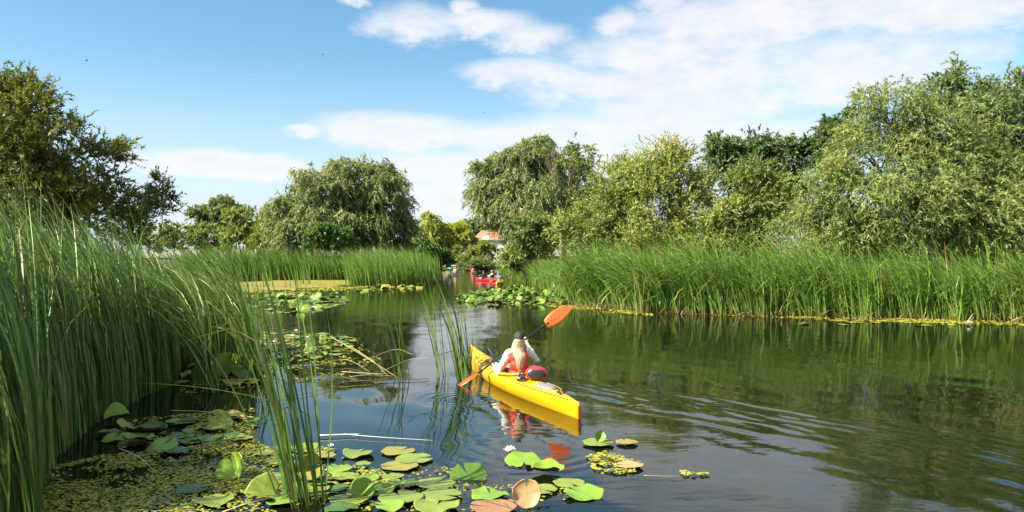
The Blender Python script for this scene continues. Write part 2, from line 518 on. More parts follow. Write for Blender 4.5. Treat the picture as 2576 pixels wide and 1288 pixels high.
def axis(dense_lo, dense_hi, step, lo, hi, growth=1.12):
    a = list(np.arange(dense_lo, dense_hi + 1e-6, step))
    s = step; v = a[-1]
    while v < hi: s *= growth; v += s; a.append(v)
    s = step; v = a[0]; b = []
    while v > lo: s *= growth; v -= s; b.append(v)
    return np.array(b[::-1] + a)
def grid(xs, ys):
    X, Y = np.meshgrid(xs, ys)
    nx, ny = len(xs), len(ys)
    i = np.arange(ny - 1)[:, None] * nx + np.arange(nx - 1)[None, :]
    Q = np.stack([i, i + 1, i + 1 + nx, i + nx], -1).reshape(-1, 4)
    return X, Y, Q

xs = axis(-40, 45, 1.0, -3500, 3500, 1.25); ys = axis(-30, 170, 1.0, -2500, 3500, 1.25)
X, Y, Q = grid(xs, ys)
sdv = channel_sd(X, Y)
Z = -0.7 + 1.05 * (1 / (1 + np.exp(-(sdv - 0.2) * 2.0)))
Z += 0.06 * np.sin(X * 0.9 + 1.3 * np.sin(Y * 0.7)) * np.cos(Y * 0.8)
ground = quads_obj('ground', np.stack([X, Y, Z], -1).reshape(-1, 3), Q, 'ground', smooth=True)
tag(ground, 'muddy green river bank ground behind the reeds', kind='structure')

# water sheet with the kayak's wake as real relief
KB = Vector((-0.87, 16.5, 0)); KS = Vector((0.985, 11.4, 0))
FWD = (KB - KS).normalized(); RGT = Vector((FWD.y, -FWD.x, 0))
xs = axis(-3.6, 6.4, 0.048, -70, 70, 1.07); ys = axis(6.4, 17.0, 0.046, -60, 175, 1.045)
X, Y, Q = grid(xs, ys)
def ring(cx, cy, lam, amp, r0, decay, ph=0.0):
    r = np.hypot(X - cx, Y - cy) + 0.05 * np.sin(2.3 * X + 1.1 * Y) + 0.04 * np.sin(4.1 * Y - 2.7 * X)
    return amp * np.sin(2 * np.pi * r / lam + ph) * np.exp(-((r - r0) / decay) ** 2)
Zw = np.zeros_like(X)
# long gentle swell
wr = np.random.default_rng(3)
for k in range(9):
    th = wr.uniform(0, 2 * np.pi); lam = wr.uniform(0.7, 2.6)
    Zw += 0.0011 * lam * np.sin(2 * np.pi / lam * (X * np.cos(th) + Y * np.sin(th)) + wr.uniform(0, 6.28)) * 0.7
# wake: long crests sweeping back to the right of the hull
s_al = (X - KB.x) * FWD.x + (Y - KB.y) * FWD.y          # along heading, negative behind the bow
s_ac = (X - KB.x) * RGT.x + (Y - KB.y) * RGT.y
back = np.clip(-s_al, 0, None)
def fbm(x, y, sd_):
    q = np.random.default_rng(sd_); z = 0
    for k in range(5):
        f = 0.8 * 1.7 ** k; a = q.uniform(0, 6.28); b = q.uniform(0, 6.28)
        z = z + np.sin(f * (x * np.cos(a) + y * np.sin(a)) + b + 1.3 * np.sin(f * 0.6 * (x * np.sin(a) - y * np.cos(a)) + a)) / (k + 1.5)
    return z
for sgn, gain, nwv in ((1, 1.5, 11), (-1, 0.6, 6)):
    ac = sgn * s_ac
    qr = np.random.default_rng(60 + sgn)
    for k in range(nwv):
        lam = qr.uniform(0.16, 0.62); tilt_ = 0.22 + qr.normal(0, 0.24)
        cen = (0.18 + qr.uniform(0.05, 0.30)) * back + qr.uniform(-0.1, 0.25)
        env = np.exp(-((ac - cen) / (0.22 + back * 0.09)) ** 2) * np.clip((back - 0.8) / 2.5, 0, 1) * np.exp(-back / 11)
        env = env * np.clip(0.6 + 0.7 * fbm(ac * 1.6, back * 0.45, 70 + k), 0, 1.5)
        u = ac * math.cos(tilt_) - back * math.sin(tilt_) + 0.02 * (back - 6) ** 2 * qr.uniform(-0.6, 1.0)
        Zw += gain * 0.0085 * lam * env * np.sin(2 * np.pi * u / lam + 2.4 * fbm(ac * 1.3, back * 0.7, 90 + k) + qr.uniform(0, 6.28))
# broken turbulence close behind the stern
tb = np.exp(-((s_ac) / 0.45) ** 2) * np.clip((back - 4.6) / 1.5, 0, 1) * np.exp(-np.clip(back - 5, 0, None) / 3.0)
Zw += 0.0016 * tb * fbm(X * 6, Y * 6, 5)
# faint swirls from paddle strokes
for args in ((0.15, 9.75, 0.27, 0.0016, 0.75, 0.5), (0.15, 9.75, 0.15, 0.0006, 0.3, 0.3), (2.15, 12.1, 0.2, 0.0012, 0.35, 0.3), (-0.95, 14.3, 0.15, 0.0022, 0.3, 0.3),
             (-0.75, 13.0, 0.2, 0.0022, 0.35, 0.4), (-0.3, 11.2, 0.24, 0.0012, 0.6, 0.5)):
    Zw += ring(*args) * np.clip(0.7 + 0.8 * fbm(X * 1.5, Y * 1.5, 8), 0, 1.6)
Zw *= np.where((np.abs(X) < 12) & (Y < 40) & (Y > 3), 1.0, 0.0)
near_wake = np.exp(-((X - 2.5) / 3.6) ** 2 - ((Y - 9.5) / 4.5) ** 2)
calm = np.exp(-((X + 2.2) / 1.9) ** 2 - ((Y - 11.0) / 3.3) ** 2)
rippl = np.clip(0.15 + 0.22 * near_wake + 0.3 * np.clip((Y - 14) / 10, 0, 1) - 0.17 * calm, 0.05, 1.0)
water = quads_obj('water', np.stack([X, Y, Zw], -1).reshape(-1, 3), Q, 'water', smooth=True, attrs={'ripple': ('POINT', rippl)})
tag(water, 'dark calm river water with kayak wake', kind='structure')

# distant hill
xs = np.linspace(-1400, 1400, 60); ys = np.linspace(500, 1500, 24)
X, Y, Q = grid(xs, ys)
Z = 38 * np.exp(-((Y - 900) / 260) ** 2) * (0.12 + 0.93 * np.exp(-((X + 60) / 190) ** 2) + 0.03 * np.sin(X / 60)) - 0.8
hill = quads_obj('hill', np.stack([X, Y, Z], -1).reshape(-1, 3), Q, 'hill', smooth=True)
tag(hill, 'low dry brown hill on the horizon', kind='structure')

# ------------------------------------------------------------------ trees
def unit(v): return v / np.maximum(np.linalg.norm(v, axis=-1, keepdims=True), 1e-9)

def leaves_mesh(P, T, N, L, Wd, tint):
    """diamond leaves at points P along directions T"""
    n = len(P)
    side = unit(np.cross(T, N))
    nrm = np.cross(T, side)
    w = side * (Wd * 0.5)[:, None]
    V = np.stack([P - w, P + w, P + T * L[:, None] + nrm * (L * 0.08)[:, None]], 1).reshape(-1, 3)
    Q = np.arange(3 * n).reshape(-1, 3)
    return V, Q, tint

def make_tree(name, label, cat, Yd, lobes, mat, n_leaf, leaf=(0.2, 0.05), droop=0.6, twig=0.9, base=None, seed=0, bark='bark', group=None,
              clump=0.22, tint_mid=0.45, trunk_r=0.22, sparse=0.0, trunk_x=None, bare=0):
    r = np.random.default_rng(seed + 100)
    rr = random.Random(seed)
    trunk_r *= 0.62
    C, RAD = [], []
    for lb in lobes:
        x, y, rx, ry = lb[:4]; dyo = lb[4] if len(lb) > 4 else rr.uniform(-0.35, 0.35) * rx * Yd / FPX
        p = px(x, y, Yd); p.y += dyo
        C.append(p); RAD.append(Vector((rx * Yd / FPX, 0.5 * (rx + ry) * Yd / FPX, ry * Yd / FPX)))
    Cn = np.array([list(c) for c in C]); Rn = np.array([list(c) for c in RAD])
    if trunk_x is None: bx_ = float(np.average(Cn[:, 0], weights=Rn[:, 0] ** 2))
    else: bx_ = (trunk_x - 1288) / FPX * Yd
    b0 = Vector((bx_, Yd + 0.1, 0.0))
    root = empty(name, b0)
    # trunk and limbs
    zmin = min(c.z - rd.z for c, rd in zip(C, RAD)); ztop = max(c.z for c in C)
    fork = Vector((bx_ + rr.uniform(-.2, .2), Yd, max(0.8, min(zmin + 0.25 * (ztop - zmin), ztop * 0.42))))
    mb = MB()
    tp = curve_pts([b0 + Vector((0, 0, -0.3)), b0.lerp(fork, 0.5) + Vector((rr.uniform(-.15, .15), rr.uniform(-.1, .1), 0)), fork], 5)
    mb.tube(tp, [trunk_r * (1.25 - 0.5 * i / (len(tp) - 1)) for i in range(len(tp))], 8)
    for c, rd in zip(C, RAD):
        q = fork.lerp(c, 0.5) + Vector((rr.uniform(-.3, .3), rr.uniform(-.3, .3), 0.1 * rd.z))
        lp = curve_pts([fork + Vector((0, 0, -0.15)), q, c], 6)
        mb.tube(lp, [trunk_r * (0.62 - 0.45 * i / (len(lp) - 1)) for i in range(len(lp))], 6)
        for k in range(6 + bare):
            d = Vector((rr.gauss(0, 1), rr.gauss(0, 1), abs(rr.gauss(0.3, 0.8)))).normalized()
            far = 1.05 if k < bare else 0.8
            e = c + Vector((d.x * rd.x, d.y * rd.y, d.z * rd.z)) * far
            s0 = q.lerp(c, rr.uniform(0.2, 1.0))
            sp = curve_pts([s0, s0.lerp(e, 0.5) + Vector((rr.uniform(-.15, .15), rr.uniform(-.15, .15), 0.12)) * rd.x * 0.5, e], 4)
            mb.tube(sp, [trunk_r * (0.2 - 0.16 * i / (len(sp) - 1)) for i in range(len(sp))], 5)
    tr = MB(); tr.V = [v - b0 for v in mb.V]; tr.F = mb.F
    tr.build('trunk', bark, root)
    # crown: lobes > clumps > drooping twigs > leaves
    per_twig = 14
    n_leaf = int(n_leaf * 1.6)
    n_tw = n_leaf // per_twig
    area = (Rn[:, 0] * Rn[:, 2]) ** 0.8; area = area / area.sum()
    n_cl = max(40, n_tw // 26)
    droop *= 0.55; twig *= 0.72
    lob = r.choice(len(C), size=n_cl, p=area)
    d = unit(r.normal(size=(n_cl, 3)) + np.array([0, -0.3, 0.1]))
    rad = np.where(r.random(n_cl) < 0.18, r.uniform(0.1, 0.5, n_cl), 0.45 + 0.62 * r.random(n_cl) ** 0.6)[:, None]
    rad *= np.where(r.random(n_cl) < 0.08, r.uniform(1.02, 1.12, n_cl), 1.0)[:, None]
    cc = Cn[lob] + d * Rn[lob] * rad
    # near/outer clumps bulge, some stick out
    cl_size = 0.8 * clump * Rn[lob].mean(1) * r.uniform(0.5, 1.3, n_cl)
    cl_t = r.normal(0, 0.2, n_cl)
    cl_dens = r.random(n_cl) ** (0.6 + sparse)
    pc = cl_dens / cl_dens.sum()
    k = r.choice(n_cl, size=n_tw, p=pc)
    st = cc[k] + r.normal(size=(n_tw, 3)) * cl_size[k][:, None] * np.array([1, 1, 0.75])
    out = unit(st - Cn[lob[k]])
    td = unit(out * 0.7 + np.array([0, 0, 0.35]) + 0.55 * r.normal(size=(n_tw, 3)))
    TL = twig * r.uniform(0.5, 1.35, n_tw)
    t = np.tile(np.linspace(0.1, 1, per_twig), (n_tw, 1)) + r.uniform(-0.04, 0.04, (n_tw, per_twig))
    P = st[:, None, :] + td[:, None, :] * (TL[:, None] * t)[..., None]
    P[..., 2] -= droop * TL[:, None] * t ** 2
    tan = td[:, None, :] - np.array([0, 0, 1.0]) * (2 * droop * t)[..., None]
    lt = unit(unit(tan) + 0.75 * r.normal(size=P.shape) + np.array([0, 0, -0.35 * droop]))
    P = P.reshape(-1, 3); lt = lt.reshape(-1, 3); n = len(P)
    keep = P[:, 2] > 0.15
    P, lt = P[keep], lt[keep]
    kk = np.repeat(k, per_twig)[keep]; n = len(P)
    L = 1.15 * leaf[0] * r.uniform(0.6, 1.35, n); Wd = 1.55 * leaf[1] * r.uniform(0.7, 1.3, n)
    tint = np.clip(tint_mid + cl_t[kk] + r.normal(0, 0.16, n), 0, 1)
    tint = np.where(r.random(n) < 0.02, 1.0, tint)
    N = unit(0.35 * unit(P - Cn[lob[kk]]) + 0.5 * unit(P - cc[kk]) + np.array([0, 0, 0.35]) + 0.65 * r.normal(size=(n, 3)))
    V, Q, tint = leaves_mesh(P, lt, N, L, Wd, tint)
    quads_obj('crown', V - np.array(list(b0)), Q, mat, root, attrs={'tint': ('FACE', tint)})
    tag(root, label, cat, group)
    return root

TG = 'trees on the river banks'
make_tree('olive_willow', 'big dark olive tree with browning leaves behind the left reeds', 'tree', 24,
          [(60, 330, 150, 120), (-90, 320, 170, 150), (150, 410, 130, 110), (40, 470, 200, 120), (235, 485, 85, 90), (20, 260, 90, 60), (-190, 430, 200, 160), (180, 540, 170, 70)],
          'leaf_olive', 62000, (0.12, 0.032), 0.12, 0.55, seed=1, group=TG, tint_mid=0.5, clump=0.26)
def w2px(x, z, Yd, r): return (1288 + x / Yd * FPX, 644 - (z - CAM_H) / Yd * FPX, r / Yd * FPX, r / Yd * FPX)
make_tree('olive_willow', 'unseen olive tree added left of the picture to shade the near left reeds', 'tree', 3.5,  # added out of view; lobes placed to cast shade on the left reed bed
          [(*w2px(-16.6, 7.8, 3.5, 3.0), 0.0), (*w2px(-18.2, 9.4, 3.5, 2.5), 2.0), (*w2px(-17.4, 5.6, 3.5, 3.0), 4.5), (*w2px(-17.4, 5.4, 3.5, 2.8), -2.5)],
          'leaf_olive', 30000, (0.2, 0.065), 0.12, 0.55, seed=30, group=TG, tint_mid=0.5, clump=0.26)
make_tree('thin_shrub', 'thin half-bare shrub with fine twigs right of the dark olive tree', 'shrub', 26,
          [(325, 500, 50, 75), (380, 510, 40, 55), (350, 565, 70, 40), (415, 485, 30, 35)], 'leaf_olive', 3400, (0.10, 0.03), 0.1, 0.5, seed=2, trunk_r=0.06, bare=9, group=TG, tint_mid=0.35)
make_tree('round_willow', 'distant round grey-green tree, leftmost of the far trees', 'tree', 112,
          [(545, 548, 48, 40), (575, 535, 40, 32), (520, 570, 34, 30)], 'leaf_silver', 9000, (0.42, 0.14), 0.5, 1.4, seed=3, group=TG, tint_mid=0.35)
make_tree('low_bush', 'low far bush line showing between the left tree and the far trees', 'bush', 105, [(400, 605, 60, 24), (470, 598, 50, 26), (530, 602, 50, 24)], 'leaf_willow', 7000, (0.4, 0.13), 0.3, 1.0, seed=28, trunk_r=0.1, group=TG, tint_mid=0.4)
make_tree('round_willow', 'distant olive tree between the leftmost far tree and the twin willows', 'tree', 98,
          [(622, 568, 40, 42), (600, 595, 45, 30)], 'leaf_willow', 7000, (0.36, 0.12), 0.5, 1.2, seed=4, group=TG, tint_mid=0.6)
make_tree('round_willow', 'small yellow-olive tree touching the left side of the twin willows', 'tree', 94,
          [(680, 575, 32, 42), (660, 605, 45, 25)], 'leaf_yellow', 6000, (0.36, 0.12), 0.5, 1.2, seed=5, group=TG, tint_mid=0.35)
make_tree('tall_willow', 'left of the two big rounded willows behind the far reeds', 'tree', 86,
          [(785, 478, 62, 62), (740, 530, 55, 50), (800, 550, 75, 60), (740, 590, 60, 45), (850, 480, 40, 60), (830, 600, 60, 40), (700, 560, 30, 40)], 'leaf_silver', 30000, (0.45, 0.075), 1.5, 1.5, seed=6, group=TG, trunk_r=0.4)
make_tree('tall_willow', 'right, taller of the two big rounded willows, dark on its right flank', 'tree', 88,
          [(890, 450, 52, 52), (945, 480, 65, 62), (990, 530, 50, 60), (910, 540, 75, 65), (1010, 580, 42, 45), (940, 600, 85, 40), (970, 440, 25, 25), (880, 590, 50, 40)], 'leaf_silver', 34000, (0.45, 0.075), 1.5, 1.5, seed=7, group=TG, trunk_r=0.42)
make_tree('green_bush', 'fresh green bush at the foot of the twin willows', 'bush', 80, [(815, 592, 30, 20), (850, 600, 38, 20), (790, 608, 30, 15)], 'leaf_fresh', 6000, (0.3, 0.12), 0.2, 0.8, seed=8, trunk_r=0.1, group=TG)
make_tree('weeping_willow', 'far weeping willow with hanging yellow-green curtains left of the house', 'tree', 150,
          [(1075, 575, 25, 32), (1098, 572, 24, 34), (1085, 610, 34, 28)], 'leaf_lime', 9000, (0.6, 0.16), 1.5, 2.6, seed=9, group=TG, trunk_r=0.35, tint_mid=0.3)
make_tree('weeping_willow', 'bright yellow-green round tree next to the red-roofed house', 'tree', 152,
          [(1150, 588, 36, 34), (1135, 610, 25, 24), (1165, 605, 25, 24)], 'leaf_lime', 9000, (0.55, 0.16), 0.9, 1.8, seed=10, group=TG, trunk_r=0.3, tint_mid=0.7)
make_tree('far_tree', 'dim green tree directly behind the red-roofed house', 'tree', 185, [(1190, 585, 26, 26), (1215, 570, 24, 24), (1240, 590, 30, 35)], 'leaf_dark', 6000, (0.7, 0.2), 0.4, 1.8, seed=11, group=TG, tint_mid=0.6)
make_tree('dark_bush', 'dark green rounded bush at the water left of the far boats', 'bush', 118,
          [(1085, 635, 40, 32), (1060, 645, 30, 25), (1110, 648, 25, 25), (1040, 640, 30, 22)], 'leaf_fresh', 12000, (0.36, 0.13), 0.3, 1.0, seed=12, trunk_r=0.12, group=TG, tint_mid=0.2)
make_tree('yellow_bush', 'yellow-green bush below the white building', 'bush', 142, [(1160, 640, 22, 18), (1185, 632, 26, 22), (1215, 634, 22, 22), (1140, 645, 14, 12), (1216, 620, 9, 9), (1238, 632, 14, 14)], 'leaf_yellow', 8000, (0.4, 0.13), 0.4, 1.0, seed=13, trunk_r=0.12, group=TG, tint_mid=0.4)
make_tree('reed_mound', 'olive heap of bushy sedge behind the moored dark rowboat', 'bush', 134, [(1178, 667, 24, 14), (1200, 664, 24, 12), (1222, 668, 18, 10)], 'leaf_yellow', 6000, (0.5, 0.06), 0.5, 0.8, seed=14, trunk_r=0.06, group=TG, tint_mid=0.3)
make_tree('tall_willow', 'big willow with a pale top right of the channel, left of the bare limbs', 'tree', 76,
          [(1240, 470, 48, 62), (1322, 395, 48, 52), (1300, 450, 70, 62), (1305, 525, 58, 62), (1248, 522, 28, 30), (1350, 520, 65, 85), (1250, 430, 30, 35), (1375, 400, 32, 50), (1215, 500, 30, 30)],
          'leaf_silver', 46000, (0.40, 0.068), 1.5, 1.6, seed=15, group=TG, trunk_r=0.42, trunk_x=1330, tint_mid=0.5)
make_tree('dark_tree', 'dark shaded tree behind the pale bare limbs', 'tree', 82,
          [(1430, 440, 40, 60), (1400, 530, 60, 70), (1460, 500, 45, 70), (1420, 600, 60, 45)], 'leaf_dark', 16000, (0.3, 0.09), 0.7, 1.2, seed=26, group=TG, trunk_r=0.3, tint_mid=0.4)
make_tree('bare_limbed_tree', 'half-dead tree with pale bare limbs showing among sparse leaves', 'tree', 64,
          [(1388, 425, 26, 60), (1440, 410, 30, 55), (1482, 425, 24, 65), (1455, 500, 34, 40)], 'leaf_willow', 2600, (0.24, 0.075), 0.7, 1.0, seed=16, bark='bark_pale', trunk_r=0.27, trunk_x=1412, bare=16, group=TG)
make_tree('grey_shrub', 'rounded grey-green shrub at the foot of the big pale-topped willow', 'shrub', 66,
          [(1335, 590, 50, 48), (1305, 622, 34, 28), (1375, 590, 35, 55), (1310, 645, 44, 20)], 'leaf_willow', 16000, (0.22, 0.07), 0.4, 0.8, seed=17, trunk_r=0.12, group=TG, tint_mid=0.5)
make_tree('airy_willow', 'airy light yellow-green willow next to the bare limbs', 'tree', 54,
          [(1530, 500, 50, 65), (1490, 555, 50, 50), (1560, 560, 70, 60), (1450, 600, 50, 35), (1520, 610, 90, 40), (1570, 470, 35, 60), (1540, 640, 110, 28)], 'leaf_yellow', 22000, (0.2, 0.055), 0.1, 1.5, seed=18, group=TG, trunk_r=0.16, tint_mid=0.42, bare=3, clump=0.3)
make_tree('airy_willow', 'airy pale green willow with feathery top, left of the dark tree', 'tree', 52,
          [(1630, 450, 50, 70), (1700, 445, 50, 70), (1660, 530, 85, 75), (1740, 510, 45, 70), (1640, 600, 110, 45), (1740, 590, 70, 50), (1690, 642, 120, 28)], 'leaf_yellow', 27000, (0.2, 0.055), 0.1, 1.6, seed=19, group=TG, trunk_r=0.16, tint_mid=0.62, bare=4, clump=0.3)
make_tree('dark_tree', 'dense dark green tree rising behind the yellow-green bank willows', 'tree', 64,
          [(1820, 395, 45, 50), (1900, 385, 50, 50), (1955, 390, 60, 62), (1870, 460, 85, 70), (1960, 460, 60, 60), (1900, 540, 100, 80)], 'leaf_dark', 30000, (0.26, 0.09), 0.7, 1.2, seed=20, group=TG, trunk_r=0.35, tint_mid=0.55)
make_tree('bank_willow', 'yellow-tinged willow bush in front of the dark tree', 'tree', 46,
          [(1890, 480, 60, 65), (1850, 560, 70, 60), (1930, 560, 70, 70), (1800, 610, 60, 40), (1880, 620, 90, 35), (1900, 648, 100, 28)], 'leaf_yellow', 26000, (0.19, 0.05), 0.5, 1.0, seed=21, group=TG, trunk_r=0.16, tint_mid=0.35)
make_tree('dark_tree', 'dark treetop peeking over the left shoulder of the largest willow', 'tree', 62, [(2060, 390, 40, 35), (2110, 340, 40, 60), (2080, 430, 60, 50)], 'leaf_dark', 10000, (0.26, 0.08), 0.7, 1.2, seed=22, group=TG, tint_mid=0.5)
make_tree('tall_willow', 'dark tall willow at the right edge behind the largest willow', 'tree', 47,
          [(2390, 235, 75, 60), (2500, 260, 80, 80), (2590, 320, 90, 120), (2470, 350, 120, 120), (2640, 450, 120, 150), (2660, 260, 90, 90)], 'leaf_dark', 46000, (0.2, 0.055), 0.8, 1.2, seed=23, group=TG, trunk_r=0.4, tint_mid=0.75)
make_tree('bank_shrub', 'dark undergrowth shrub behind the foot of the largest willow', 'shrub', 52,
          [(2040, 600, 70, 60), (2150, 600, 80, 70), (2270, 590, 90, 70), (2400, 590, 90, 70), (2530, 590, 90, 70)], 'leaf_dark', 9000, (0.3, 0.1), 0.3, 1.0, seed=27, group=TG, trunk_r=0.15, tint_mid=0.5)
make_tree('great_willow', 'largest sunlit willow filling the right bank above the reeds', 'tree', 38,
          [(2240, 300, 95, 85), (2200, 400, 120, 100), (2330, 350, 110, 100), (2120, 500, 110, 85), (2260, 500, 150, 110), (2400, 430, 120, 110), (2400, 550, 150, 100), (2060, 570, 90, 65), (2520, 500, 110, 110), (2500, 610, 130, 60),
           (2180, 600, 170, 50), (2330, 615, 170, 45), (2640, 580, 120, 90), (2120, 640, 130, 38), (2350, 650, 160, 40), (2540, 650, 130, 40)], 'leaf_willow', 125000, (0.165, 0.031), 1.0, 1.0, seed=24, group=TG, trunk_r=0.4, tint_mid=0.5, clump=0.24)

# ------------------------------------------------------------------ reeds
def inside_poly(P, poly):
    X, Y = P[:, 0], P[:, 1]; ins = np.zeros(len(P), bool)
    poly = np.asarray(poly, float)
    for a, b in zip(poly, np.roll(poly, -1, 0)):
        ins ^= ((a[1] > Y) != (b[1] > Y)) & (X < (b[0] - a[0]) * (Y - a[1]) / (b[1] - a[1] + 1e-12) + a[0])
    return ins
def scatter(poly, n, r, clumpy=0.0):
    poly = np.asarray(poly, float)
    lo, hi = poly.min(0), poly.max(0)
    out = np.zeros((0, 2))
    while len(out) < n:
        p = lo + r.random((n * 3, 2)) * (hi - lo)
        p = p[inside_poly(p, poly)]
        if clumpy:
            f = np.sin(p[:, 0] * 3.1 + 1.7 * np.sin(p[:, 1] * 2.3)) * np.sin(p[:, 1] * 2.7 + 1.3 * np.sin(p[:, 0] * 1.9))
            p = p[r.random(len(p)) < 1 - clumpy * (0.5 - 0.5 * f)]
        out = np.concatenate([out, p])
    return out[:n]

def blade_arrays(B, H, Wd, r, th0=(0.05, 0.07), th1=(0.55, 0.3), phi=(math.pi, 0.42), K=8, kink=0.05, z0=-0.1, power=2.1):
    n = len(B)
    t = np.linspace(0, 1, K + 1)
    a0 = r.normal(th0[0], th0[1], n); a1 = np.clip(r.normal(th1[0], th1[1], n), -0.1, 2.4)
    ph = r.normal(phi[0], phi[1], n)
    th = a0[:, None] + a1[:, None] * t[None, :] ** power
    kk = r.random(n) < kink
    tk = r.uniform(0.4, 0.8, n)
    th = th + (kk * r.uniform(0.9, 2.0, n))[:, None] * (t[None, :] > tk[:, None])
    ds = H / K
    ux, uy = np.cos(ph)[:, None], np.sin(ph)[:, None]
    mid = 0.5 * (th[:, 1:] + th[:, :-1])
    dxz = np.concatenate([np.zeros((n, 1)), np.cumsum(np.sin(mid) * ds[:, None], 1)], 1)
    dzz = np.concatenate([np.zeros((n, 1)), np.cumsum(np.cos(mid) * ds[:, None], 1)], 1)
    P = np.stack([B[:, :1] + ux * dxz, B[:, 1:2] + uy * dxz, z0 + dzz], -1)
    P[..., 2] = np.maximum(P[..., 2], -0.12)
    T = np.stack([ux * np.sin(th), uy * np.sin(th), np.cos(th)], -1)
    psi = r.uniform(0, 2 * np.pi, n)
    tw = psi[:, None] + r.normal(0, 0.5, n)[:, None] * t[None, :]
    S = np.stack([np.cos(tw), np.sin(tw), np.zeros_like(tw)], -1)
    S = unit(S - T * (S * T).sum(-1, keepdims=True))
    w = Wd[:, None] * np.minimum(1, 0.7 + 2 * t)[None, :] * (1 - t ** 3)[None, :] * 0.5 + 0.0004
    V = np.stack([P - S * w[..., None], P + S * w[..., None]], 2).reshape(-1, 3)
    i = (np.arange(n)[:, None] * (K + 1) + np.arange(K)[None, :]) * 2
    Q = np.stack([i, i + 1, i + 3, i + 2], -1).reshape(-1, 4)
    h = np.repeat(np.tile(t, (n, 1)).reshape(-1), 2)
    return V, Q, h, K

def tint_for(n, r, dead=0.03, mid=0.42, sp=0.2):
    t = np.clip(r.normal(mid, sp, n), 0, 0.86)
    return np.where(r.random(n) < dead, r.uniform(0.93, 1.0, n), t)

def reed_bed(name, label, poly_or_pts, n, seed, Hm=(2.7, 0.3), width=0.014, mat='reed_green', per=4, clumpy=0.6, dead=0.03, straw=0, lean=(0.55, 0.3), K=8, hfun=None, th0=(0.06, 0.08), tmid=0.42, kink=0.05):
    r = np.random.default_rng(seed)
    S = scatter(poly_or_pts, n, r, clumpy) if not isinstance(poly_or_pts, np.ndarray) else poly_or_pts
    n = len(S)
    hs_ = r.normal(Hm[0], Hm[1], n)
    if hfun is not None: hs_ = hs_ * hfun(S)
    B = np.repeat(S, per, 0) + r.normal(0, 0.018, (n * per, 2))
    H = np.repeat(hs_, per) * r.uniform(0.6, 1.08, n * per)
    shoot_t = np.repeat(r.normal(0, 0.08, n), per)
    V, Q, h, K = blade_arrays(B, H, width * r.uniform(0.55, 1.5, n * per) * np.where(r.random(n * per) < 0.12, 1.5, 1.0), r, th0=th0, th1=lean, K=K, kink=kink)
    tint = tint_for(n * per, r, dead, tmid); tint = np.where(tint < 0.9, np.clip(tint + shoot_t, 0, 0.88), tint)
    ft = np.repeat(tint, K)
    if straw:
        sb = S[r.integers(0, n, straw)] + r.normal(0, 0.25, (straw, 2))
        V2, Q2, h2, _ = blade_arrays(sb, r.uniform(0.3, 1.1, straw), np.full(straw, width), r, th0=(0.9, 0.5), th1=(0.5, 0.4), phi=(0, 3.0), K=K, kink=0.3, z0=-0.02)
        Q = np.concatenate([Q, Q2 + len(V)]); V = np.concatenate([V, V2]); h = np.concatenate([h, h2])
        ft = np.concatenate([ft, np.repeat(r.uniform(0.92, 1.0, straw), K)])
    o = quads_obj(name, V, Q, mat, attrs={'tint': ('FACE', ft), 'h': ('POINT', h)})
    tag(o, label, 'reeds', kind='stuff')
    return o

def along(line, n, r, off=(0.0, 4.0), power=1.6):
    """points along a bank line, set back to its left-hand side"""
    line = np.asarray(line, float)
    seg = np.diff(line, axis=0); ln = np.hypot(seg[:, 0], seg[:, 1])
    i = r.choice(len(seg), size=n, p=ln / ln.sum())
    p = line[i] + seg[i] * r.random(n)[:, None]
    nr = np.stack([-seg[i][:, 1], seg[i][:, 0]], 1) / ln[i][:, None]
    wob = 0.5 * np.sin(p[:, 0] * 1.3) + 0.35 * np.sin(p[:, 0] * 3.7 + p[:, 1])
    return p + nr * (off[0] + (off[1] - off[0]) * r.random(n) ** power + 0.3 * wob)[:, None]

r0 = np.random.default_rng(11)
RB = [(24, 24.5), (18.4, 28.4), (14, 29.6), (10.2, 30.6), (5.4, 32.6), (3.0, 37.5)][::-1]
RB2 = [(3.0, 38.0), (2.7, 48), (0.2, 77), (-1.6, 104)][::-1]
near_left = [(-4.2, 6.9), (-4.45, 7.3), (-5.4, 9.2), (-6.05, 11.5), (-6.4, 14.8), (-7.0, 16.5), (-9, 19.5), (-13.5, 20), (-13.5, 6.9)]
edge_left = [(-4.2, 6.9), (-4.45, 7.3), (-5.4, 9.2), (-6.05, 11.5), (-6.4, 14.8), (-7.0, 16.5), (-8.6, 16.8), (-7.9, 12), (-7.2, 9), (-6.0, 6.9)]
reed_bed('reed_bed', 'tall dark green reed bed filling the left foreground',
         np.concatenate([scatter(edge_left, 3900, r0, 0.5), scatter(near_left, 2200, r0, 0.4)]), 0, 21, (3.4, 0.36), 0.0195, 'reed_near', 4, lean=(1.35, 0.5),
         hfun=lambda S: np.clip(1.05 - 0.020 * (S[:, 1] - 8), 0.8, 1.1), K=6, dead=0.02, th0=(0.10, 0.07), tmid=0.45, kink=0.07)
reed_bed('reed_bed', 'reed stand rising from the lily pads beside the left foreground reeds',
         np.concatenate([scatter([(-7.9, 16.4), (-6.3, 16.4), (-5.95, 18.2), (-6.6, 19.6), (-8.6, 19.8)], 380, r0, 0.3), np.array([-5.3, 13.75]) + r0.normal(0, 0.09, (16, 2)), np.array([-5.1, 15.3]) + r0.normal(0, 0.1, (14, 2))]), 0, 22,
         (3.1, 0.3), 0.021, 'reed_near', 4, lean=(1.4, 0.5), K=8, th0=(0.12, 0.11), dead=0.03, tmid=0.6)
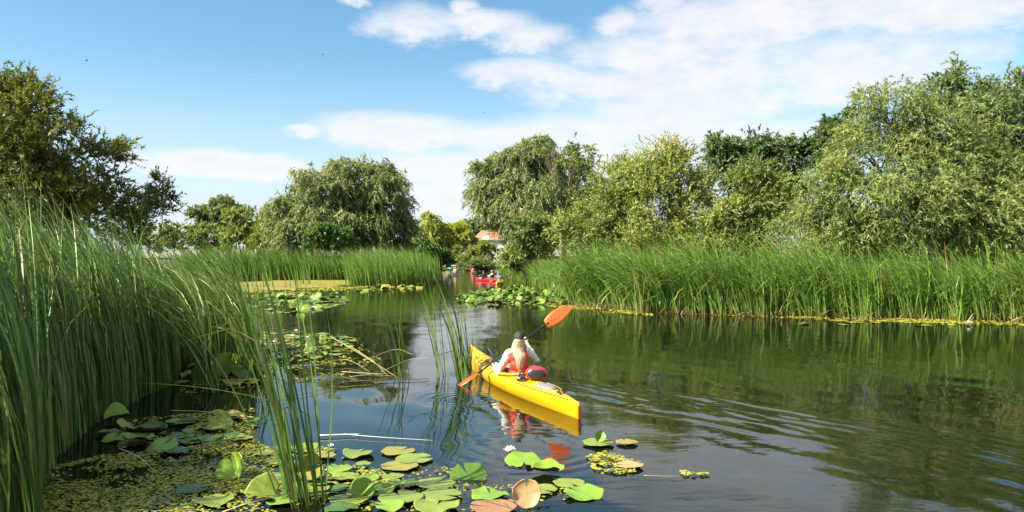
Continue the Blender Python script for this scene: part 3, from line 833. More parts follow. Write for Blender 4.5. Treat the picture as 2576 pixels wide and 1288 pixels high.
reed_bed('reed_bed', 'sunlit reed bed along the right bank below the willows', along(RB, 4200, r0, (0, 4.2)), 0, 23,
         (3.3, 0.36), 0.030, 'reed_green', 4, lean=(1.4, 0.7), th0=(0.09, 0.12), straw=3300, K=7, hfun=lambda S: np.where(S[:, 0] > 13.5, 0.88, 1.0) * (1 + 0.05 * np.sin(S[:, 0] * 1.7) + 0.05 * np.sin(S[:, 0] * 4.9 + S[:, 1] * 2.0)), dead=0.05, tmid=0.55)
reed_bed('reed_bed', 'reed bed narrowing along the right side of the far channel', along(RB2, 1500, r0, (0, 4.5)), 0, 24,
         (2.4, 0.25), 0.03, 'reed_green', 4, lean=(0.9, 0.45), straw=250, K=6, dead=0.02, tmid=0.6)
reed_bed('reed_bed', 'bright reed clump at the left corner of the far channel', [(-12.8, 60.2), (-9.5, 60.8), (-7.0, 62.3), (-6.4, 72), (-12, 75), (-13.5, 68)], 1300, 25,
         (3.1, 0.3), 0.034, 'reed_green', 4, lean=(0.9, 0.45), K=6, straw=150, tmid=0.6)
reed_bed('reed_bed', 'dense reed bed behind the algae-covered bay', [(-34, 77), (-24, 76.5), (-19, 76), (-15.6, 76.8), (-11.5, 75.5), (-11, 82), (-34, 86)], 1800, 26,
         (3.4, 0.35), 0.05, 'reed_green', 4, lean=(0.7, 0.45), K=5, tmid=0.3)
reed_bed('reed_bed', 'thin reed tufts standing in the algae film', np.concatenate([np.array([x_, y_]) + r0.normal(0, 0.35, (9, 2)) for (x_, y_) in ((-19.2, 60), (-16.2, 58), (-17.6, 66), (-13.2, 63), (-14.6, 70))]), 0, 27,
         (2.2, 0.4), 0.03, 'reed_green', 3, lean=(0.5, 0.3), K=6, tmid=0.7)

def reed_clump(label, base, n, H, leanv, spread, seed, width=0.015, fan=0.07, mat='reed_near', kink=0.08, dead=0.03, group='reed clumps standing alone in the water'):
    """a clump whose blades can be told apart: each blade a part"""
    r = np.random.default_rng(seed)
    root = empty('reed_clump', (base[0], base[1], 0))
    tag(root, label, 'reeds', group)
    for k in range(n):
        B = r.normal(0, spread, (1, 2))
        V, Q, h, K = blade_arrays(B, np.array([H * r.uniform(0.62, 1.05)]), np.array([width * r.uniform(0.7, 1.2)]), r, th0=(leanv, fan), th1=(0.28, 0.22), phi=(math.pi, 0.45), K=10, kink=kink, power=2.5)
        tv = tint_for(1, r, dead, 0.5, 0.2)
        quads_obj('blade', V, Q, mat, root, smooth=True, attrs={'tint': ('FACE', np.repeat(tv, K)), 'h': ('POINT', h)})
    return root
b = wp(775, 1272); reed_clump('tall reed clump in the foreground, right of the dark reed bed', b, 30, 3.0, 0.16, 0.085, 31, 0.024, 0.07)
b = wp(725, 1262); reed_clump('slim reed tuft just left of the tall foreground clump', b, 12, 2.5, 0.17, 0.06, 32, 0.024, 0.06)
b = wp(1168, 955); reed_clump('thick reed clump at the bow of the yellow kayak', b, 32, 2.3, 0.12, 0.10, 33, 0.032, 0.08)
b = wp(1110, 948); reed_clump('slim reed tuft just left of the clump at the kayak bow', b, 11, 2.25, 0.11, 0.09, 34, 0.027, 0.06)
b = wp(1016, 950); reed_clump('sparse lone reed tuft on open water left of the kayak', b, 10, 2.0, 0.10, 0.08, 35, 0.026, 0.07)
b = wp(655, 940); reed_clump('leaning reed tuft at the right end of the lily pad patch', b, 18, 2.6, 0.1, 0.14, 36, 0.024, 0.08)
b = wp(2405, 808); reed_clump('bright yellow-green reed fan at the water edge of the right bank', b, 16, 2.0, 0.12, 0.16, 38, 0.04, 0.22, mat='reed_green')
b = wp(1605, 790); reed_clump('pale stiff reed clump at the left of the right bank, straw at its foot', b, 16, 2.3, 0.02, 0.12, 39, 0.04, 0.05, mat='reed_green', dead=0.3)
b = wp(2170, 806); reed_clump('dense reed clump stepping out of the middle of the right bank', b, 18, 2.4, 0.06, 0.16, 40, 0.036, 0.12, mat='reed_green')
b = wp(245, 1262); reed_clump('single short reed shoot among the bottom left duckweed', b, 3, 0.75, -0.2, 0.02, 37, 0.022, 0.08, kink=0)

# ------------------------------------------------------------------ floating films and small floating leaves
def film(name, label, pts, mat, z=0.016, wob=0.12, sub=10, seed=0):
    r = random.Random(seed)
    P = [Vector((p[0], p[1], z)) for p in pts]
    ring_ = []
    for a, b in zip(P, P[1:] + P[:1]):
        nrm = Vector((-(b - a).y, (b - a).x, 0)).normalized()
        for k in range(sub):
            t = k / sub
            ring_.append(a.lerp(b, t) + nrm * r.uniform(-wob, wob) + nrm * wob * math.sin(t * 9 + a.x))
    o = mesh_obj(name, ring_, [tuple(range(len(ring_)))], mat)
    tag(o, label, 'algae', kind='stuff')
film('algae_film', 'mustard-coloured algae film over the bay below the far reeds', [wp(*p) for p in ((500, 714), (700, 706), (880, 703), (905, 712), (850, 721), (770, 726), (690, 731), (600, 733), (500, 735))], 'algae', wob=0.5, sub=14)
def small_leaves(name, label, P, size, seed, tmid=0.5):
    r = np.random.default_rng(seed); n = len(P)
    a = np.arange(6) * np.pi / 3
    s = size * r.uniform(0.5, 1.25, n); rot = r.uniform(0, 6.28, n); asp = r.uniform(0.55, 1, n)
    lx = np.cos(a)[None] * s[:, None]; ly = np.sin(a)[None] * (s * asp)[:, None]
    c, q = np.cos(rot)[:, None], np.sin(rot)[:, None]
    tx, ty = r.normal(0, 0.16, (n, 1)), r.normal(0, 0.16, (n, 1))
    V = np.stack([P[:, :1] + lx * c - ly * q, P[:, 1:2] + lx * q + ly * c, 0.013 + r.uniform(0, 0.016, (n, 1)) + tx * lx + ty * ly], -1).reshape(-1, 3)
    i = np.arange(n)[:, None] * 6
    Q = np.concatenate([i + np.array([[0, 1, 2, 3]]), i + np.array([[0, 3, 4, 5]])], 0)
    ti = np.clip(r.normal(tmid, 0.25, n), 0, 1)
    o = quads_obj(name, V, Q, 'frogbit', attrs={'tint': ('FACE', np.concatenate([ti, ti]))})
    tag(o, label, 'water plants', kind='stuff')
def pxpoly(pp): return [tuple(wp(*p)[:2]) for p in pp]
rs = np.random.default_rng(41)
def patchy(poly, n, thr, f=2.0, seed=0):
    P = scatter(pxpoly(poly), n * 2, rs)
    q = sum(np.sin(f * k * (P[:, 0] * math.cos(k * 2.1 + seed) + P[:, 1] * math.sin(k * 2.1 + seed)) + k * k) / k ** 0.7 for k in range(1, 6))
    return P[(q + rs.normal(0, 0.7, len(P))) > thr][:n]
small_leaves('frogbit_leaves', 'countless small yellow-green floating leaves at the bottom left', np.concatenate([
    patchy([(60, 1300), (120, 1180), (250, 1150), (420, 1135), (640, 1105), (700, 1150), (640, 1300)], 7500, -0.3, 3.0),
    patchy([(560, 1110), (840, 1130), (960, 1190), (1050, 1240), (900, 1300), (560, 1300)], 2600, 0.2, 4.0)]), 0.021, 42)
small_leaves('frogbit_leaves', 'small yellow-green floating leaves between the bottom centre lily pads', np.concatenate([
    patchy([(900, 1170), (1150, 1180), (1290, 1220), (1500, 1210), (1480, 1260), (1250, 1300), (900, 1300)], 700, 0.8, 5.0), patchy([(1100, 1215), (1330, 1225), (1330, 1250), (1130, 1240)], 120, -1, 5.0)]), 0.02, 43)
small_leaves('frogbit_leaves', 'raft of small yellow floating leaves right of the white lily', np.concatenate([
    patchy([(1475, 1150), (1520, 1138), (1560, 1150), (1620, 1170), (1600, 1192), (1520, 1198), (1490, 1185)], 330, -0.5, 6.0), patchy([(1712, 1190), (1790, 1191), (1780, 1198), (1720, 1199)], 40, -2, 6.0)]), 0.026, 44, 0.62)
small_leaves('frogbit_leaves', 'small floating leaves around the left lily pad patch', np.concatenate([
    patchy([(455, 850), (560, 830), (700, 830), (900, 850), (960, 905), (860, 945), (640, 980), (455, 1000)], 3000, 0.2, 3.0), patchy([(300, 1060), (640, 1030), (640, 1110), (300, 1130)], 900, 0.2, 3.0)]), 0.03, 45, 0.45)

small_leaves('duckweed_raft', 'yellow duckweed along the foot of the right bank reeds', np.concatenate([
    patchy([(1960, 800), (2050, 806), (2250, 811), (2400, 816), (2640, 822), (2640, 802), (2300, 792), (2050, 788)], 5200, -0.6, 1.5), patchy([(1640, 788), (1800, 794), (1960, 801), (1960, 794), (1800, 788), (1650, 782)], 900, 0.3, 2.0)]), 0.05, 46, 0.55)
small_leaves('duckweed_raft', 'yellow duckweed strip beside the right lily pads', patchy([(1330, 766), (1430, 778), (1560, 790), (1640, 795), (1640, 784), (1450, 766), (1340, 758)], 1900, -0.3, 1.5), 0.06, 47, 0.55)

small_leaves('frogbit_leaves', 'ragged yellow-green rim of small leaves around the algae film', np.concatenate([
    patchy([(500, 735), (690, 732), (770, 727), (850, 721), (905, 712), (935, 716), (870, 730), (790, 738), (700, 745), (500, 750)], 2600, 0.0, 0.8), patchy([(520, 712), (880, 703), (890, 720), (520, 738)], 900, 0.6, 0.6)]), 0.075, 48, 0.5)

# ------------------------------------------------------------------ lily pads and flowers
def pad_mesh(name, seed, curl=0.05, notch=0.3, fold=0.0, na=26, thick=0.004, wavy=0.04, cup=0.0, top='pad_green', under='pad_under', rings=(0.0, 0.35, 0.7, 0.92, 1.0)):
    """round notched leaf of radius 1 with a top and an underside"""
    r = random.Random(seed)
    ph = [r.uniform(0, 6.28) for _ in range(6)]
    V, ang, rad = [], [], []
    for layer in (0, 1):
        for q in rings:
            for k in range(na + 1):
                a = notch / 2 * (0.25 + 0.75 * q) + (2 * math.pi - notch * (0.25 + 0.75 * q)) * k / na
                rr = q * (1 + wavy * math.sin(3 * a + ph[0]) * 0.8 + wavy * 0.6 * math.sin(7 * a + ph[1]))
                x, y = rr * math.cos(a), rr * math.sin(a)
                z = curl * q ** 3 * (math.sin(2 * a + ph[2]) + 0.6 * math.sin(5 * a + ph[3])) + cup * q ** 4 + abs(y) * fold + 0.02 * math.sin(9 * a) * q * curl * 8 * 0.3
                z += 0.012 * math.sin(10 * a) * q
                V.append((x, y, z - layer * thick * 4)); ang.append(a); rad.append(q)
    m = na + 1; nl = len(rings) * m
    F, mi = [], []
    for layer in (0, 1):
        for j in range(len(rings) - 1):
            for k in range(na):
                f = (layer * nl + j * m + k, layer * nl + (j + 1) * m + k, layer * nl + (j + 1) * m + k + 1, layer * nl + j * m + k + 1)
                F.append(f if layer == 0 else f[::-1]); mi.append(layer)
    j = len(rings) - 1
    for k in range(na):
        F.append((j * m + k, nl + j * m + k, nl + j * m + k + 1, j * m + k + 1)); mi.append(0)
    me = bpy.data.meshes.new(name)
    me.from_pydata(V, [], F)
    me.materials.append(MATS[top]); me.materials.append(MATS[under])
    me.polygons.foreach_set('material_index', np.array(mi, dtype=np.int32))
    me.polygons.foreach_set('use_smooth', np.ones(len(F), dtype=bool))
    for k, arr in (('ang', ang), ('rad', rad)):
        at = me.attributes.new(k, 'FLOAT', 'POINT'); at.data.foreach_set('value', np.array(arr, dtype=np.float32))
    me.update()
    return me
PADS = {}
def pad_variant(top, i, style='flat'):
    key = (top, i, style)
    if key not in PADS:
        s = hash((top, style)) % 97 + i * 13
        s = sum(map(ord, top + style)) + i * 13
        kw = dict(flat=dict(curl=0.03, cup=0.02), curl=dict(curl=0.09, cup=0.05, wavy=0.05), fold=dict(curl=0.08, fold=0.75, notch=0.2), cup=dict(curl=0.10, cup=0.30), lo=dict(curl=0.06, na=12, rings=(0, 0.6, 1.0)),
                  loup=dict(curl=0.16, cup=0.25, fold=0.25, na=12, rings=(0, 0.6, 1.0)))[style]
        PADS[key] = pad_mesh('lily_pad', s, top=top, **kw)
    return PADS[key]
pad_i = [0]
def lily_pad(x, y, w, top, label, style='flat', tilt=(0, 0), rz=None, z=None, group='water lily pads', name='lily_pad', world=None):
    pad_i[0] += 1
    rr = random.Random(pad_i[0] * 7 + 1)
    p = wp(x, y) if world is None else Vector(world)
    R_ = w / 2 / FPX * p.y if world is None else w
    o = bpy.data.objects.new(name, pad_variant(top, rr.randrange(3), style))
    zz = (0.024 + rr.uniform(0, 0.014)) if z is None else z
    o.location = (p.x, p.y, zz)
    o.scale = (R_, R_ * rr.uniform(0.9, 1.05), R_)
    o.rotation_euler = (R(tilt[0]), R(tilt[1]), rr.uniform(0, 6.28) if rz is None else R(rz))
    if tilt != (0, 0):       # tilt the leaf after turning it
        o.rotation_mode = 'XYZ'
        o.rotation_euler = (Matrix.Rotation(R(tilt[1]), 3, 'Y') @ Matrix.Rotation(R(tilt[0]), 3, 'X') @ Matrix.Rotation(rr.uniform(0, 6.28) if rz is None else R(rz), 3, 'Z')).to_euler()
    link(o); tag(o, label, 'lily pad', group)
    return o
G, BR, DK, YL, RD, PK = 'pad_green', 'pad_bright', 'pad_dark', 'pad_yellow', 'pad_red', 'pad_pink'
FG = [
    (900, 1145, 80, G, 'green lily pad with ragged dark left edge, second right of the foreground reeds', 'curl', (0, 0), None),
    (1003, 1139, 86, YL, 'yellow-green lily pad lying behind the notched pair left of centre', 'flat', (0, 0), None),
    (1041, 1159, 96, G, 'broad pale green lily pad overlapping a yellowish pad left of centre', 'flat', (0, 0), 20),
    (1005, 1176, 94, YL, 'yellowish lily pad half under the broad pale green pad', 'flat', (0, 0), 200),
    (914, 1171, 42, G, 'small green lily pad in front of the ragged dark-edged pad', 'flat', (0, 0), None),
    (1318, 1164, 94, BR, 'bright green lily pad right under the white flower, notch facing the viewer', 'curl', (8, 0), 270),
    (1378, 1190, 86, BR, 'bright green lily pad with raised dark rim in front of the flower pad', 'cup', (0, 0), None),
    (1178, 1203, 98, DK, 'curled up lily pad showing its brown underside, centre of the foreground', 'curl', (22, 0), None),
    (867, 1208, 80, G, 'ragged green lily pad near the base of the foreground reeds', 'curl', (0, 0), None),
    (1095, 1223, 100, G, 'wide green lily pad behind the cluster at bottom centre', 'flat', (0, 0), 60),
    (1019, 1221, 66, DK, 'reed-shadowed lily pad at the left of the bottom centre cluster', 'flat', (0, 0), None),  # reed shadow is put into its colour by the dark pad material
    (1008, 1258, 112, G, 'large flat lily pad carrying tiny yellow leaves, bottom centre left', 'flat', (0, 0), None),
    (1112, 1251, 104, G, 'large pale lily pad in the middle of the bottom cluster', 'flat', (0, 0), 330),
    (1098, 1279, 118, G, 'large notched lily pad cut by the bottom edge of the picture', 'curl', (0, 0), 80),
    (981, 1280, 74, BR, 'lily pad with upturned edge at the bottom edge, left of the notched one', 'curl', (6, 0), None),
    (1233, 1252, 94, BR, 'shiny green lily pad left of the upright pink leaf', 'curl', (0, 0), None),
    (1361, 1237, 82, G, 'green lily pad right behind the upright pink leaf', 'flat', (0, 0), None),
    (1433, 1223, 82, G, 'green lily pad with brown flecks, upper one of the right-hand pair', 'flat', (0, 0), None),
    (1468, 1247, 100, BR, 'rightmost green lily pad of the bottom cluster, clear of the others', 'curl', (5, 0), 140),
    (1240, 1283, 120, RD, 'reddish brown lily pad at the bottom edge left of the pink leaf', 'flat', (0, 0), None),
    (1506, 1119, 78, G, 'lone green lily pad with a folded young leaf on it, behind the yellow raft', 'flat', (0, 0), None),
    (1577, 1117, 54, YL, 'small yellowing lily pad touching the lone pad behind the yellow raft', 'flat', (0, 0), None),
    (1585, 1176, 66, PK, 'flat brownish pink lily pad under the yellow raft of small leaves', 'flat', (0, 0), None),
    (877, 1265, 100, G, 'lily pad striped by reed shadows right of the foreground reeds', 'flat', (0, 0), None),
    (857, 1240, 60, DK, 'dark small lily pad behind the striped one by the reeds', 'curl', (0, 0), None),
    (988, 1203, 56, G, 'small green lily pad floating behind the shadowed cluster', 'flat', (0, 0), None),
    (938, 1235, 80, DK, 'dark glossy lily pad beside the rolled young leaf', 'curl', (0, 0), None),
    (757, 1131, 90, G, 'green lily pad seen through the tall foreground reed blades', 'curl', (0, 0), None),
    (815, 1152, 60, YL, 'yellow-green lily pad just right of the foreground reed blades', 'flat', (0, 0), None),
    (666, 1147, 60, G, 'green lily pad left of the foreground reeds, upper one', 'curl', (0, 0), None),
    (693, 1167, 44, G, 'small lily pad left of the foreground reeds, lower one', 'flat', (0, 0), None),
    (700, 1216, 70, G, 'lily pad behind the slim foreground reed tuft', 'flat', (0, 0), None),
    (790, 1232, 80, G, 'lily pad around the stems of the tall foreground clump', 'flat', (0, 0), None),
    (735, 1255, 90, DK, 'dark lily pad at the base of the slim foreground reed tuft', 'curl', (0, 0), None),
    (488, 1236, 90, DK, 'dull shaded lily pad in the bottom left small leaves', 'flat', (0, 0), None),  # shade comes painted in with the dark pad colour
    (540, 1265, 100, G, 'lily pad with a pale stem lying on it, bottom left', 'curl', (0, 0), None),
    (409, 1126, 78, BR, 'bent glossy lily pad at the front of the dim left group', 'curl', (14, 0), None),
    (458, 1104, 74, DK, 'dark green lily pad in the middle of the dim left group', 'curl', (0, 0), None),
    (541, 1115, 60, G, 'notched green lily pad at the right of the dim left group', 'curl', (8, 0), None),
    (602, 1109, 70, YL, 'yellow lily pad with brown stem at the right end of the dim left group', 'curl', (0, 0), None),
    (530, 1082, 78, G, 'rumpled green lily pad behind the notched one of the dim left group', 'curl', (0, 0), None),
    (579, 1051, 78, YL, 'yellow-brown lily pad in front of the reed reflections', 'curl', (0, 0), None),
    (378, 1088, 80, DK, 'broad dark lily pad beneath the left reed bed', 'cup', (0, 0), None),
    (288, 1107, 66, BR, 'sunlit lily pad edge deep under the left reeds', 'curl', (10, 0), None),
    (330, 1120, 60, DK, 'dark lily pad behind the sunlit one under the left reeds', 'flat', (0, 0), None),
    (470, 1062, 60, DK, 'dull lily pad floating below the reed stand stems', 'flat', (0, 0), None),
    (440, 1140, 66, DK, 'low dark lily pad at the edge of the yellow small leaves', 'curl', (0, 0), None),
    (583, 965, 84, YL, 'yellow-green lily pad at the front right of the left patch', 'curl', (0, 0), None),
    (636, 962, 74, G, 'green lily pad at the front corner of the left patch, by open water', 'curl', (0, 0), None),
    (490, 945, 70, BR, 'bright wavy lily pad tight against the left reed bed', 'curl', (8, 0), None),
]
for (x, y, w, top, lab, sty, tilt, rz) in FG:
    lily_pad(x, y, w, top, lab, sty, tilt, rz)
# leaves that stand up out of the water, with their stalks
def standing_leaf(x, y, w, top, label, tilt, rz, zc, style='fold', stalk='stem_green'):
    p = wp(x, y)
    root = empty('lily_leaf', (p.x, p.y, 0))
    R_ = w / 2 / FPX * p.y
    rr = random.Random(int(x * 3 + y))
    o = bpy.data.objects.new('leaf_blade', pad_variant(top, rr.randrange(3), style))
    o.scale = (R_, R_, R_); o.location = (0, 0, zc)
    o.rotation_euler = (Matrix.Rotation(R(tilt[1]), 3, 'Y') @ Matrix.Rotation(R(tilt[0]), 3, 'X') @ Matrix.Rotation(R(rz), 3, 'Z')).to_euler()
    link(o, root)
    MB().tube(curve_pts([(0.03, 0.04, -0.08), (0.01, 0.03, zc * 0.5), (0, 0, zc)], 5), 0.006, 6).build('stalk', stalk, root)
    tag(root, label, 'water plant', 'lily leaves standing above the water')
    return root
standing_leaf(1325, 1276, 72, PK, 'upright pinkish folded lily leaf at the bottom centre right', (72, 0), 90, 0.13, 'cup')
standing_leaf(915, 1250, 62, BR, 'rolled young lily leaf standing in the striped pads', (55, 10), 60, 0.06)
standing_leaf(590, 1200, 76, BR, 'glossy upright lily leaf left of the foreground reeds', (52, -25), 100, 0.09)
standing_leaf(659, 1262, 84, G, 'arched glossy lily leaf at the foot of the foreground reeds', (24, 18), 10, 0.07)
standing_leaf(295, 1060, 62, BR, 'upright lily leaf catching light below the left reeds', (14, 12), 40, 0.06)
standing_leaf(151, 1080, 70, BR, 'striped leaning lily leaf among the left reed stems', (40, 30), 70, 0.12)
standing_leaf(575, 945, 66, BR, 'large upright heart-shaped lily leaf in the left patch', (66, 10), 90, 0.2)
standing_leaf(622, 952, 60, DK, 'dark upright lily leaf right of the heart-shaped one', (50, -25), 90, 0.16)
standing_leaf(520, 965, 70, DK, 'dark drooping lily leaf left of the heart-shaped one', (35, -40), 20, 0.12)
standing_leaf(1508, 1116, 30, BR, 'tiny folded lily leaf sprouting on the lone pad', (60, 25), 80, 0.09)
standing_leaf(780, 1215, 66, YL, 'brown-edged lily leaf hanging among the foreground reed stems', (60, 40), 60, 0.16)

# pads of the three patches; the nearest are individuals, the rest one mass
def patch(poly, n_ind, n_mass, rad, label, group, mass_label, tops, seed, styles=('lo', 'lo', 'loup'), zmax=0.05, upright=0.2):
    r = np.random.default_rng(seed)
    P = np.zeros((0, 2)); pool = scatter(pxpoly(poly), (n_ind + n_mass) * 4, r, 0.45)
    keep = []
    for q in pool:
        if all((q[0] - k[0]) ** 2 + (q[1] - k[1]) ** 2 > (rad * 1.05) ** 2 for k in keep[-400:]):
            keep.append(q)
        if len(keep) >= n_ind + n_mass: break
    keep = np.array(sorted(keep, key=lambda q: q[1]))
    rr = random.Random(seed)
    mass = {t: [] for t in tops}
    for i, q in enumerate(keep):
        up = rr.random() < upright
        t = (rr.gauss(0, 30), rr.gauss(0, 30)) if up else (rr.gauss(0, 3), rr.gauss(0, 3))
        z = rr.uniform(0.04, zmax + 0.1) if up else rr.uniform(0.022, zmax)
        s = rad * rr.uniform(0.7, 1.25)
        top = rr.choice(tops)
        if i < n_ind:
            look = {G: 'green', YL: 'yellowing', BR: 'bright green', DK: 'dark green'}[top]
            stand = 'tilted' if up else 'flat'
            big = 'small' if s < rad * 0.88 else ('large' if s > rad * 1.08 else 'middling')
            row = '' if n_ind < 40 else (' front' if i < n_ind / 3 else (' middle' if i < 2 * n_ind / 3 else ' back'))
            side = 'left' if q[0] < np.percentile(keep[:n_ind, 0], 34) else ('right' if q[0] > np.percentile(keep[:n_ind, 0], 66) else 'central')
            lily_pad(0, 0, s, top, '%s %s %s %s, %s%s part' % (big, stand, look, label, side, row), rr.choice(styles), t, None, z, group, world=(q[0], q[1], 0))
        else:
            mass[top].append((q[0], q[1], z, s, t, rr.uniform(0, 6.28)))
    lst = [(t_, m_) for t_, l_ in mass.items() for m_ in l_]
    if lst:
        me0 = pad_variant(tops[0], 0, 'lo')
        V0 = np.array([v.co[:] for v in me0.vertices]); F0 = [tuple(p.vertices) for p in me0.polygons]
        a0 = [d.value for d in me0.attributes['ang'].data]; r0_ = [d.value for d in me0.attributes['rad'].data]
        VV, FF, AA, RR, MI = [], [], [], [], []
        order = list(dict.fromkeys(tops))
        for (t_, (x, y, z, s, tl, rz)) in lst:
            M = np.array(Matrix.Rotation(R(tl[1]), 3, 'Y') @ Matrix.Rotation(R(tl[0]), 3, 'X') @ Matrix.Rotation(rz, 3, 'Z'))
            o = len(VV) and sum(len(v) for v in VV)
            VV.append((V0 * s) @ M.T + np.array([x, y, z]))
            FF += [tuple(i + o for i in f) for f in F0]; AA += a0; RR += r0_
            MI += [order.index(t_)] * len(F0)
        ob = mesh_obj('lily_pads', np.concatenate(VV), FF, order, smooth=True, attrs={'ang': ('POINT', AA), 'rad': ('POINT', RR)}, matidx=MI)
        tag(ob, mass_label, 'lily pads', kind='stuff')
patch([(455, 862), (560, 835), (690, 830), (860, 843), (905, 862), (880, 890), (760, 915), (690, 950), (600, 985), (455, 975)], 125, 85, 0.15,
      'lily pad in the crowded left patch', 'lily pads of the crowded left patch', 'smaller lily pads filling the gaps of the crowded left patch', (G, G, YL, BR, DK), 51, upright=0.12)
patch([(640, 748), (760, 742), (860, 746), (885, 760), (870, 772), (760, 785), (660, 792), (620, 780)], 26, 150, 0.21,
      'lily pad, rim of the patch below the algae film', 'lily pads at the near rim of the far left patch', 'far lily pads between the algae film and the channel', (G, BR, DK, G), 52)
patch([(1145, 750), (1190, 734), (1290, 725), (1400, 733), (1450, 750), (1430, 770), (1290, 769), (1180, 763)], 50, 620, 0.155,
      'lily pad, rim of the right patch', 'lily pads at the near rim of the right patch', 'raised crowd of lily leaves beside the right bank reeds', (BR, G, BR, DK, G, DK), 53, zmax=0.14, upright=0.45)
patch([(880, 724), (1000, 716), (1060, 716), (1070, 724), (980, 732), (900, 738)], 0, 90, 0.24, '', '', 'thin line of lily pads in front of the far reed clump', (G, BR, YL), 54)
patch([(2000, 816), (2250, 822), (2480, 822), (2480, 812), (2000, 806)], 14, 0, 0.16, 'lily pad at the right bank reeds', 'lily pads at the foot of the right reeds', '', (G, YL), 55, styles=('lo',), upright=0.0)

patch([(640, 1195), (880, 1185), (1000, 1235), (980, 1290), (640, 1290)], 16, 0, 0.14, 'lily pad around the foreground reed stems', 'lily pads around the foreground reeds', '', (G, BR, G, DK), 56, styles=('flat', 'flat', 'curl'), upright=0.05)
patch([(250, 1085), (450, 1060), (640, 1050), (640, 1120), (430, 1135), (270, 1130)], 16, 0, 0.15, 'lily pad of the dim left group', 'lily pads of the dim left group', '', (G, BR, DK), 57, styles=('flat', 'curl'), upright=0.12)

# white water lilies
def petal_verts(L, w, lift, curve=0.35):
    V = []
    for t, ww in ((0, 0.25), (0.35, 0.9), (0.7, 1.0), (1.0, 0.05)):
        a = lift + curve * t
        x = L * t * math.cos(lift + curve * t * 0.5); z = L * t * math.sin(lift + curve * t * 0.5)
        V += [(x, -w * ww / 2, z + 0.12 * w * ww), (x, 0, z), (x, w * ww / 2, z + 0.12 * w * ww)]
    F = []
    for j in range(3):
        F += [(3 * j, 3 * j + 1, 3 * j + 4, 3 * j + 3), (3 * j + 1, 3 * j + 2, 3 * j + 5, 3 * j + 4)]
    return V, F
PET = []
for li in (0.25, 0.65, 1.05):
    V, F = petal_verts(1.0, 0.42, li)
    me = bpy.data.meshes.new('petal'); me.from_pydata(V, [], F); me.materials.append(MATS['petal_white'])
    me.polygons.foreach_set('use_smooth', np.ones(len(F), dtype=bool)); PET.append(me)
def water_lily(p, size, label, parts=True, group='white water lilies'):
    if parts:
        root = empty('water_lily', (p.x, p.y, 0.06)); 
        for j, me in enumerate(PET):
            n = (9, 8, 6)[j]
            for k in range(n):
                o = bpy.data.objects.new('petal', me); o.scale = [size * (1, 0.92, 0.8)[j] * random.uniform(.92, 1.05)] * 3
                o.rotation_euler = (0, random.uniform(-.08, .08), 2 * math.pi * (k + 0.5 * j) / n); link(o, root)
        MB().ellipsoid((0, 0, size * 0.25), (size * .22, size * .22, size * .25), nu=10, nv=6).build('stamens', 'stamen_yellow', root)
        o = root
    else:
        V, F = [], []
        for j, me in enumerate(PET):
            n = (7, 6, 4)[j]
            for k in range(n):
                M = Matrix.Rotation(2 * math.pi * (k + 0.5 * j) / n, 3, 'Z')
                off = len(V); V += [M @ v.co * size * (1, .92, .8)[j] for v in me.vertices]; F += [tuple(i + off for i in f.vertices) for f in me.polygons]
        o = mesh_obj('water_lily', V, F, 'petal_white', smooth=True); o.location = (p.x, p.y, 0.06)
    tag(o, label, 'flower', group)
water_lily(wp(1281, 1150), 0.095, 'white water lily in full bloom behind the bright green pad')
water_lily(wp(832, 1136), 0.05, 'small white water lily right of the foreground reeds', False)
for (x, y, lab) in ((542, 858, 'white water lily at the left end of the crowded patch'), (690, 867, 'white water lily in the middle of the crowded patch, front one'), (657, 866, 'white water lily just left of the front middle one'),
                    (745, 838, 'white water lily at the back of the crowded patch'), (736, 852, 'white water lily right of the middle of the crowded patch'), (640, 849, 'white water lily beside the leaning reed tuft'),
                    (808, 853, 'white water lily near the right end of the crowded patch'), (520, 882, 'white water lily close to the left reed bed'), (772, 856, 'white water lily left of the rightmost one in the crowded patch')):
    water_lily(wp(x, y), 0.085, lab, False)
for (x, y, lab) in ((788, 778, 'white water lily before the far left patch, on open water'), (847, 741, 'white water lily at the right tip of the far left patch'), (790, 758, 'white water lily amid the far left patch'),
                    (955, 721, 'white water lily below the far reed clump'), (2437, 818, 'white water lily at the foot of the right reeds')):
    water_lily(wp(x, y), 0.13, lab, False)

# loose stems on the water
def stem(label, ctrl, rad, mat, name='fallen_reed', group='loose reed stems on the water'):
    pts = curve_pts(ctrl, 8)
    n = len(pts)
    o = MB().tube([p - pts[0] for p in pts], [rad * (1 - 0.6 * i / (n - 1)) for i in range(n)], 5).build(name, mat)
    o.location = pts[0]
    tag(o, label, 'reed stem', group)
def s3(x, y, z=0.03): return wp(x, y, z)
stem('long dark reed stem floating left of the kayak bow', [s3(860, 962), s3(960, 957), s3(1080, 953)], 0.013, 'stem_dark')
stem('thin dark stem drifting left of the long dark stem', [s3(640, 1004), s3(760, 992), s3(870, 966)], 0.006, 'stem_dark')
stem('white bleached reed leaf floating in front of the reed tuft', [s3(803, 1096), s3(850, 1094), s3(905, 1092)], 0.016, 'stem_pale')
stem('long pale straw trailing right of the bleached leaf', [s3(865, 1092), s3(960, 1100), s3(1090, 1108)], 0.006, 'stem_pale')
stem('red-brown lily stalk curling over a yellow pad', [s3(585, 1042, 0.12), s3(620, 1060, 0.14), s3(636, 1098, 0.03)], 0.005, 'stem_red')
stem('pale arching reed leaf at the bottom left', [s3(300, 1128, 0.3), s3(350, 1150, 0.25), s3(395, 1190, 0.05)], 0.007, 'stem_pale')
stem('pale reed leaf lying over the bottom lily leaves', [s3(560, 1288, 0.1), s3(640, 1262, 0.2), s3(780, 1232, 0.1)], 0.007, 'stem_tan')
